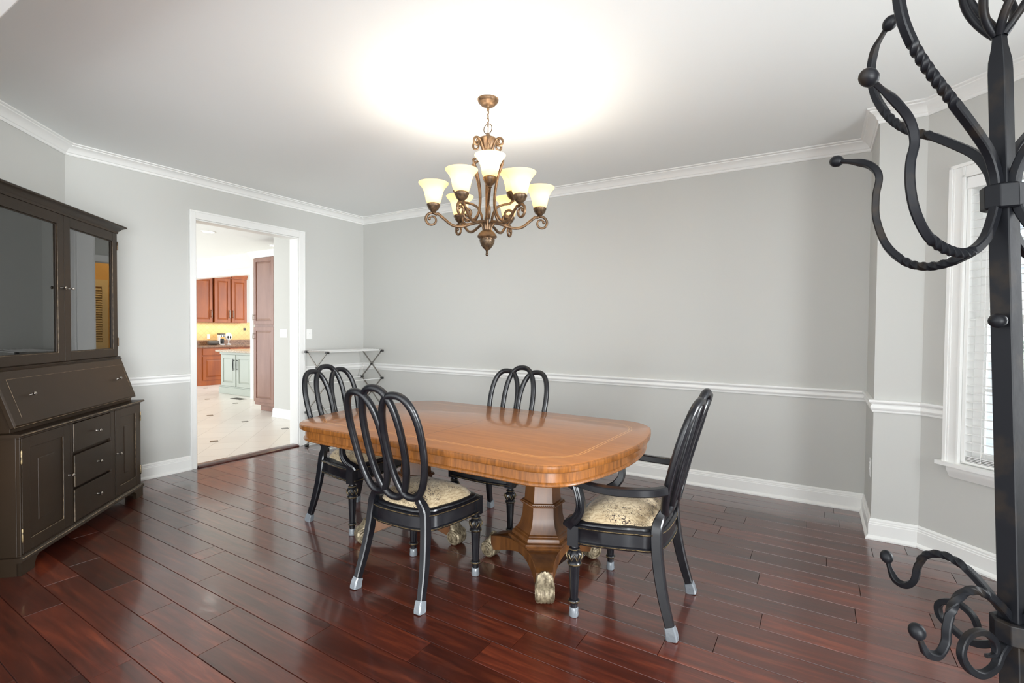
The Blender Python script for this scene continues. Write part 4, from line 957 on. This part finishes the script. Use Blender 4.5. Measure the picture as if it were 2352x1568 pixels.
for k in range(6):
    ph = base_a+math.radians(34+60*k)
    pts = catmull([(.020,1.925),(.026,1.962),(.048,1.985),(.10,1.975),(.16,1.958),(.215,1.965),(.262,2.000),(.300,2.032)], 5)
    pts = [(p[0],p[1]) for p in [(v.x,v.y) for v in [Vector((a,b_)) for a,b_ in [(q.x,q.y) for q in pts]]]]
    pts += spiral((.338,1.994), .043, math.radians(128), -1.3, 36, .62)
    b = MB(); n = len(pts); b.sweep(rad(ph, pts), lerp_list([.0085,.009,.009,.0085,.007,.005], n), 8); e = rad(ph, pts[-1:])[0]; b.ball(e, .010, 10, 8)
    ar = b.build('arm', M['bronze'], ch, angle=70); shade(ar, ph, .328, 2.088)
    # inner scroll rising from the arm
    q = catmull([(.05,1.972),(.09,1.985),(.125,2.010),(.142,2.045)], 5); q = [(p.x,p.y) for p in q]+spiral((.118,2.050), .025, math.radians(-8), 1.2, 26, .6)
    # tall ')(' bar from crown to arm
    t_ = [(.024,2.395),(.07,2.372),(.106,2.350),(.100,2.335)]; t2 = catmull([(.100,2.335),(.074,2.27),(.056,2.19),(.052,2.11),(.064,2.04),(.095,1.995),(.132,1.988)], 5)
    tt = t_+[(p.x,p.y) for p in t2[1:]]+spiral((.140,2.024), .037, math.radians(-95), 1.15, 30, .62)
    ph2 = ph+math.radians(30)
    b = MB(); b.sweep(rad(ph2, tt), .0078, 8); b.ball(rad(ph2, tt[-1:])[0], .009, 10, 8); b.build('scroll_bar', M['bronze'], ch, angle=70)
    cs_ = [(.024,2.415),(.034,2.44),(.052,2.478)]; cs_ = [(p.x,p.y) for p in catmull(cs_,5)]+spiral((.078,2.466), .030, math.radians(160), -1.15, 30, .6)
    b = MB(); b.sweep(rad(ph2, cs_), lerp_list([.008,.0075,.007,.005], len(cs_)), 8); b.ball(rad(ph2, cs_[-1:])[0], .008, 10, 8); b.build('crown_scroll', M['bronze'], ch, angle=70)
for k in range(3):
    ph = base_a+math.radians(4+120*k)
    pts = [(p.x,p.y) for p in catmull([(.020,1.93),(.030,1.98),(.042,2.04),(.072,2.09),(.120,2.115),(.165,2.128),(.192,2.147)], 5)]
    b = MB(); b.sweep(rad(ph, pts), .0078, 8); ar = b.build('arm', M['bronze'], ch, angle=70); shade(ar, ph, .195, 2.205)

# ------------------------------------------------------------------ wrought iron coat stand
A_, B_ = Vector((5.209,-3.588,1.605)), Vector((5.238,-3.571,.968))
def axis(z): return B_+(A_-B_)*((z-.968)/(1.605-.968))
ct0 = axis(0)
cs = thing('coat_stand', 'black wrought iron coat stand with twisted hooks in the right foreground', 'coat stand', (ct0.x,ct0.y,0))
def loc(v): return Vector((v.x-ct0.x, v.y-ct0.y, v.z))
TW = math.radians(48.8)
b = MB(); zz = [0,.4,.8,.95,1.1,1.3,1.5,1.51,1.64,1.665,1.685,1.70,1.72,1.736]; ww = [.0255,.0255,.025,.0248,.0245,.0245,.0243,.0198,.0195,.0195,.0195,.0185,.0130,.0110]
P_ = [loc(axis(z)) for z in zz]
b.sweep(P_, 0, rect=[(w,w) for w in ww], ref=(-.659,-.752,0), chf=.05); post = b.build('post', M['iron'], cs, angle=35)
# basket finial
for k in range(6):
    a = math.radians(20+60*k); pts = []
    for i in range(25):
        t = i/24; r = .005+.034*math.sin(PI*t)**.9; ang = a+1.9*t; q = loc(axis(1.735+.16*t)); pts.append((q.x+r*math.cos(ang), q.y+r*math.sin(ang), q.z))
    b = MB(); b.sweep(pts, .0052, 8); b.build('basket_rod', M['iron'], cs, angle=60)
q = loc(axis(1.905)); MB().ball(q, .017).build('top_knob', M['iron'], cs)
def band(z0, z1, w):
    b = MB(); rings = []
    for z in (z0, z0+.002, z1-.002, z1):
        q = loc(axis(z)); ww_ = w-(.004 if z in (z0,z1) else 0)
        rings.append([(q.x+ww_*math.cos(a)*(1 if True else 0), q.y+ww_*math.sin(a), q.z) for a in [math.radians(48.8+22.5+45*i) for i in range(8)]])
    b.loft(rings); return b.build('collar_band', M['iron'], cs, smooth=False, bevel=.001)
band(1.496,1.530,.0245); band(.893,.925,.0255)
near, away = Vector((-.659,-.752,0)), Vector((-.752,.659,0))
def hook(nm, dr, prof, w0, w1, tw0, tw1, turns, ball_r):
    pts = catmull([loc(axis(z)+dr*r) for r, z in prof], 7); n = len(pts)
    # denser points for the twist
    L = [0]
    for i in range(1,n): L.append(L[-1]+(pts[i]-pts[i-1]).length)
    N = 150; res = []; j = 0
    for i in range(N):
        d = L[-1]*i/(N-1)
        while j < n-2 and L[j+1] < d: j += 1
        res.append(pts[j].lerp(pts[j+1], (d-L[j])/max(L[j+1]-L[j],1e-9)))
    tw = []; rc = []
    for i in range(N):
        t = i/(N-1); s = min(1,max(0,(t-tw0)/(tw1-tw0))); tw.append(2*PI*turns*s)
        w = w0+(w1-w0)*t
        u_ = min(1,max(0,(t-.90)/.07)); w *= 1-.38*u_*u_*(3-2*u_)
        rc.append((w,w))
    b = MB(); b.sweep(res, 0, rect=rc, ref=dr, twist=tw); o = b.build(nm, M['iron'], cs, angle=40)
    if ball_r:
        e = res[-1]; d = (res[-1]-res[-4]).normalized(); b = MB(); b.sweep([e-d*.004+d*(ball_r*1.08)*(1-math.cos(PI*i/10)) for i in range(11)], [max(.0012,ball_r*.92*math.sin(PI*i/10)) for i in range(11)], 16); b.build('hook_tip', M['iron'], o)
    return o
a1 = [(.012,1.5203),(.0148,1.5438),(.028,1.5719),(.0551,1.5979),(.0922,1.6275),(.132,1.6582),(.1626,1.6864),(.1824,1.7156),(.1904,1.7438),(.1909,1.7706),(.1815,1.7997),(.165,1.822),(.151,1.829)]
a2 = [(.0085,1.5236),(.0145,1.5525),(.0295,1.5799),(.0535,1.6024),(.0882,1.6296),(.1196,1.6493),(.1496,1.6819),(.1723,1.7276),(.1786,1.7708),(.1716,1.8039),(.1578,1.8218),(.1512,1.8281)]
a3 = [(.0142,1.5082),(.0222,1.4838),(.0411,1.453),(.0739,1.4336),(.1117,1.4344),(.1478,1.4493),(.1705,1.4784),(.1794,1.5108),(.1782,1.5413),(.1694,1.5698),(.1777,1.5963),(.1999,1.6151),(.2219,1.6264),(.2384,1.6351)]
a4 = [(.0088,1.5055),(.0134,1.4761),(.0294,1.4511),(.0572,1.436),(.0929,1.4299),(.1283,1.4398),(.1604,1.4716),(.1768,1.5189),(.1764,1.5596),(.1703,1.5912),(.1847,1.614),(.212,1.6285),(.2397,1.6385)]
l1 = [(-.001,.9129),(.0187,.9367),(.0448,.9624),(.0672,.9753),(.0912,.9771),(.1137,.9653),(.1255,.9421),(.1316,.9161),(.1458,.9011),(.1615,.9017),(.1706,.9156),(.1747,.929)]
l2 = [(-.0064,.9082),(.0159,.9367),(.0468,.9629),(.0816,.9772),(.1101,.9726),(.125,.9573),(.1342,.9354),(.1374,.9155),(.1519,.9018),(.172,.9073),(.1811,.9205),(.1870,.933)]
l3 = [(-.0014,.8997),(.027,.8832),(.0413,.8645),(.0683,.8589),(.0941,.8718),(.1078,.8953),(.0951,.9156),(.0662,.9177),(.0418,.9013),(.0406,.8827),(.0586,.883)]
l4 = [(-.0007,.8973),(.0198,.8788),(.0414,.8638),(.061,.8607),(.0785,.8675),(.0935,.8764),(.0963,.8924),(.0867,.9044),(.0657,.91),(.0489,.901),(.0437,.8841),(.0522,.8746)]
for dr, u_, d_, lu, ld in ((near,a1,a3,l2,l3),(away,a2,a4,l1,l4),(-near,a2,a4,l1,l4),(-away,a1,a3,l2,l3)):
    hook('coat_hook', dr, u_, .0118, .0105, .36, .62, 2.0, .0115)
    hook('coat_hook', dr, d_, .0118, .0105, .22, .42, 1.6, .0115)
    hook('umbrella_hook', dr, lu, .0105, .0095, .30, .62, 1.2, .0105)
    hook('base_scroll', dr, ld, .0105, .008, .5, .9, 0, 0)
q = loc(axis(1.343)); dk = Vector((-.55,-.83,0)).normalized(); MB().ball(q+dk*.024, (.0105,.0105,.010)).build('side_knob', M['iron'], cs)
for k in range(4):
    a = TW+PI/4+PI/2*k; d = Vector((math.cos(a),math.sin(a),0)); pts = catmull([Vector((0,0,.25))+d*.012, Vector((0,0,.16))+d*.06, Vector((0,0,.06))+d*.16, Vector((0,0,.012))+d*.24, Vector((0,0,.02))+d*.27], 6)
    b = MB(); b.sweep(pts, 0, rect=(.016,.016), ref=(0,0,1)); b.ball(d*.27+Vector((0,0,.018)), .0175); b.build('leg', M['iron'], cs, angle=40)
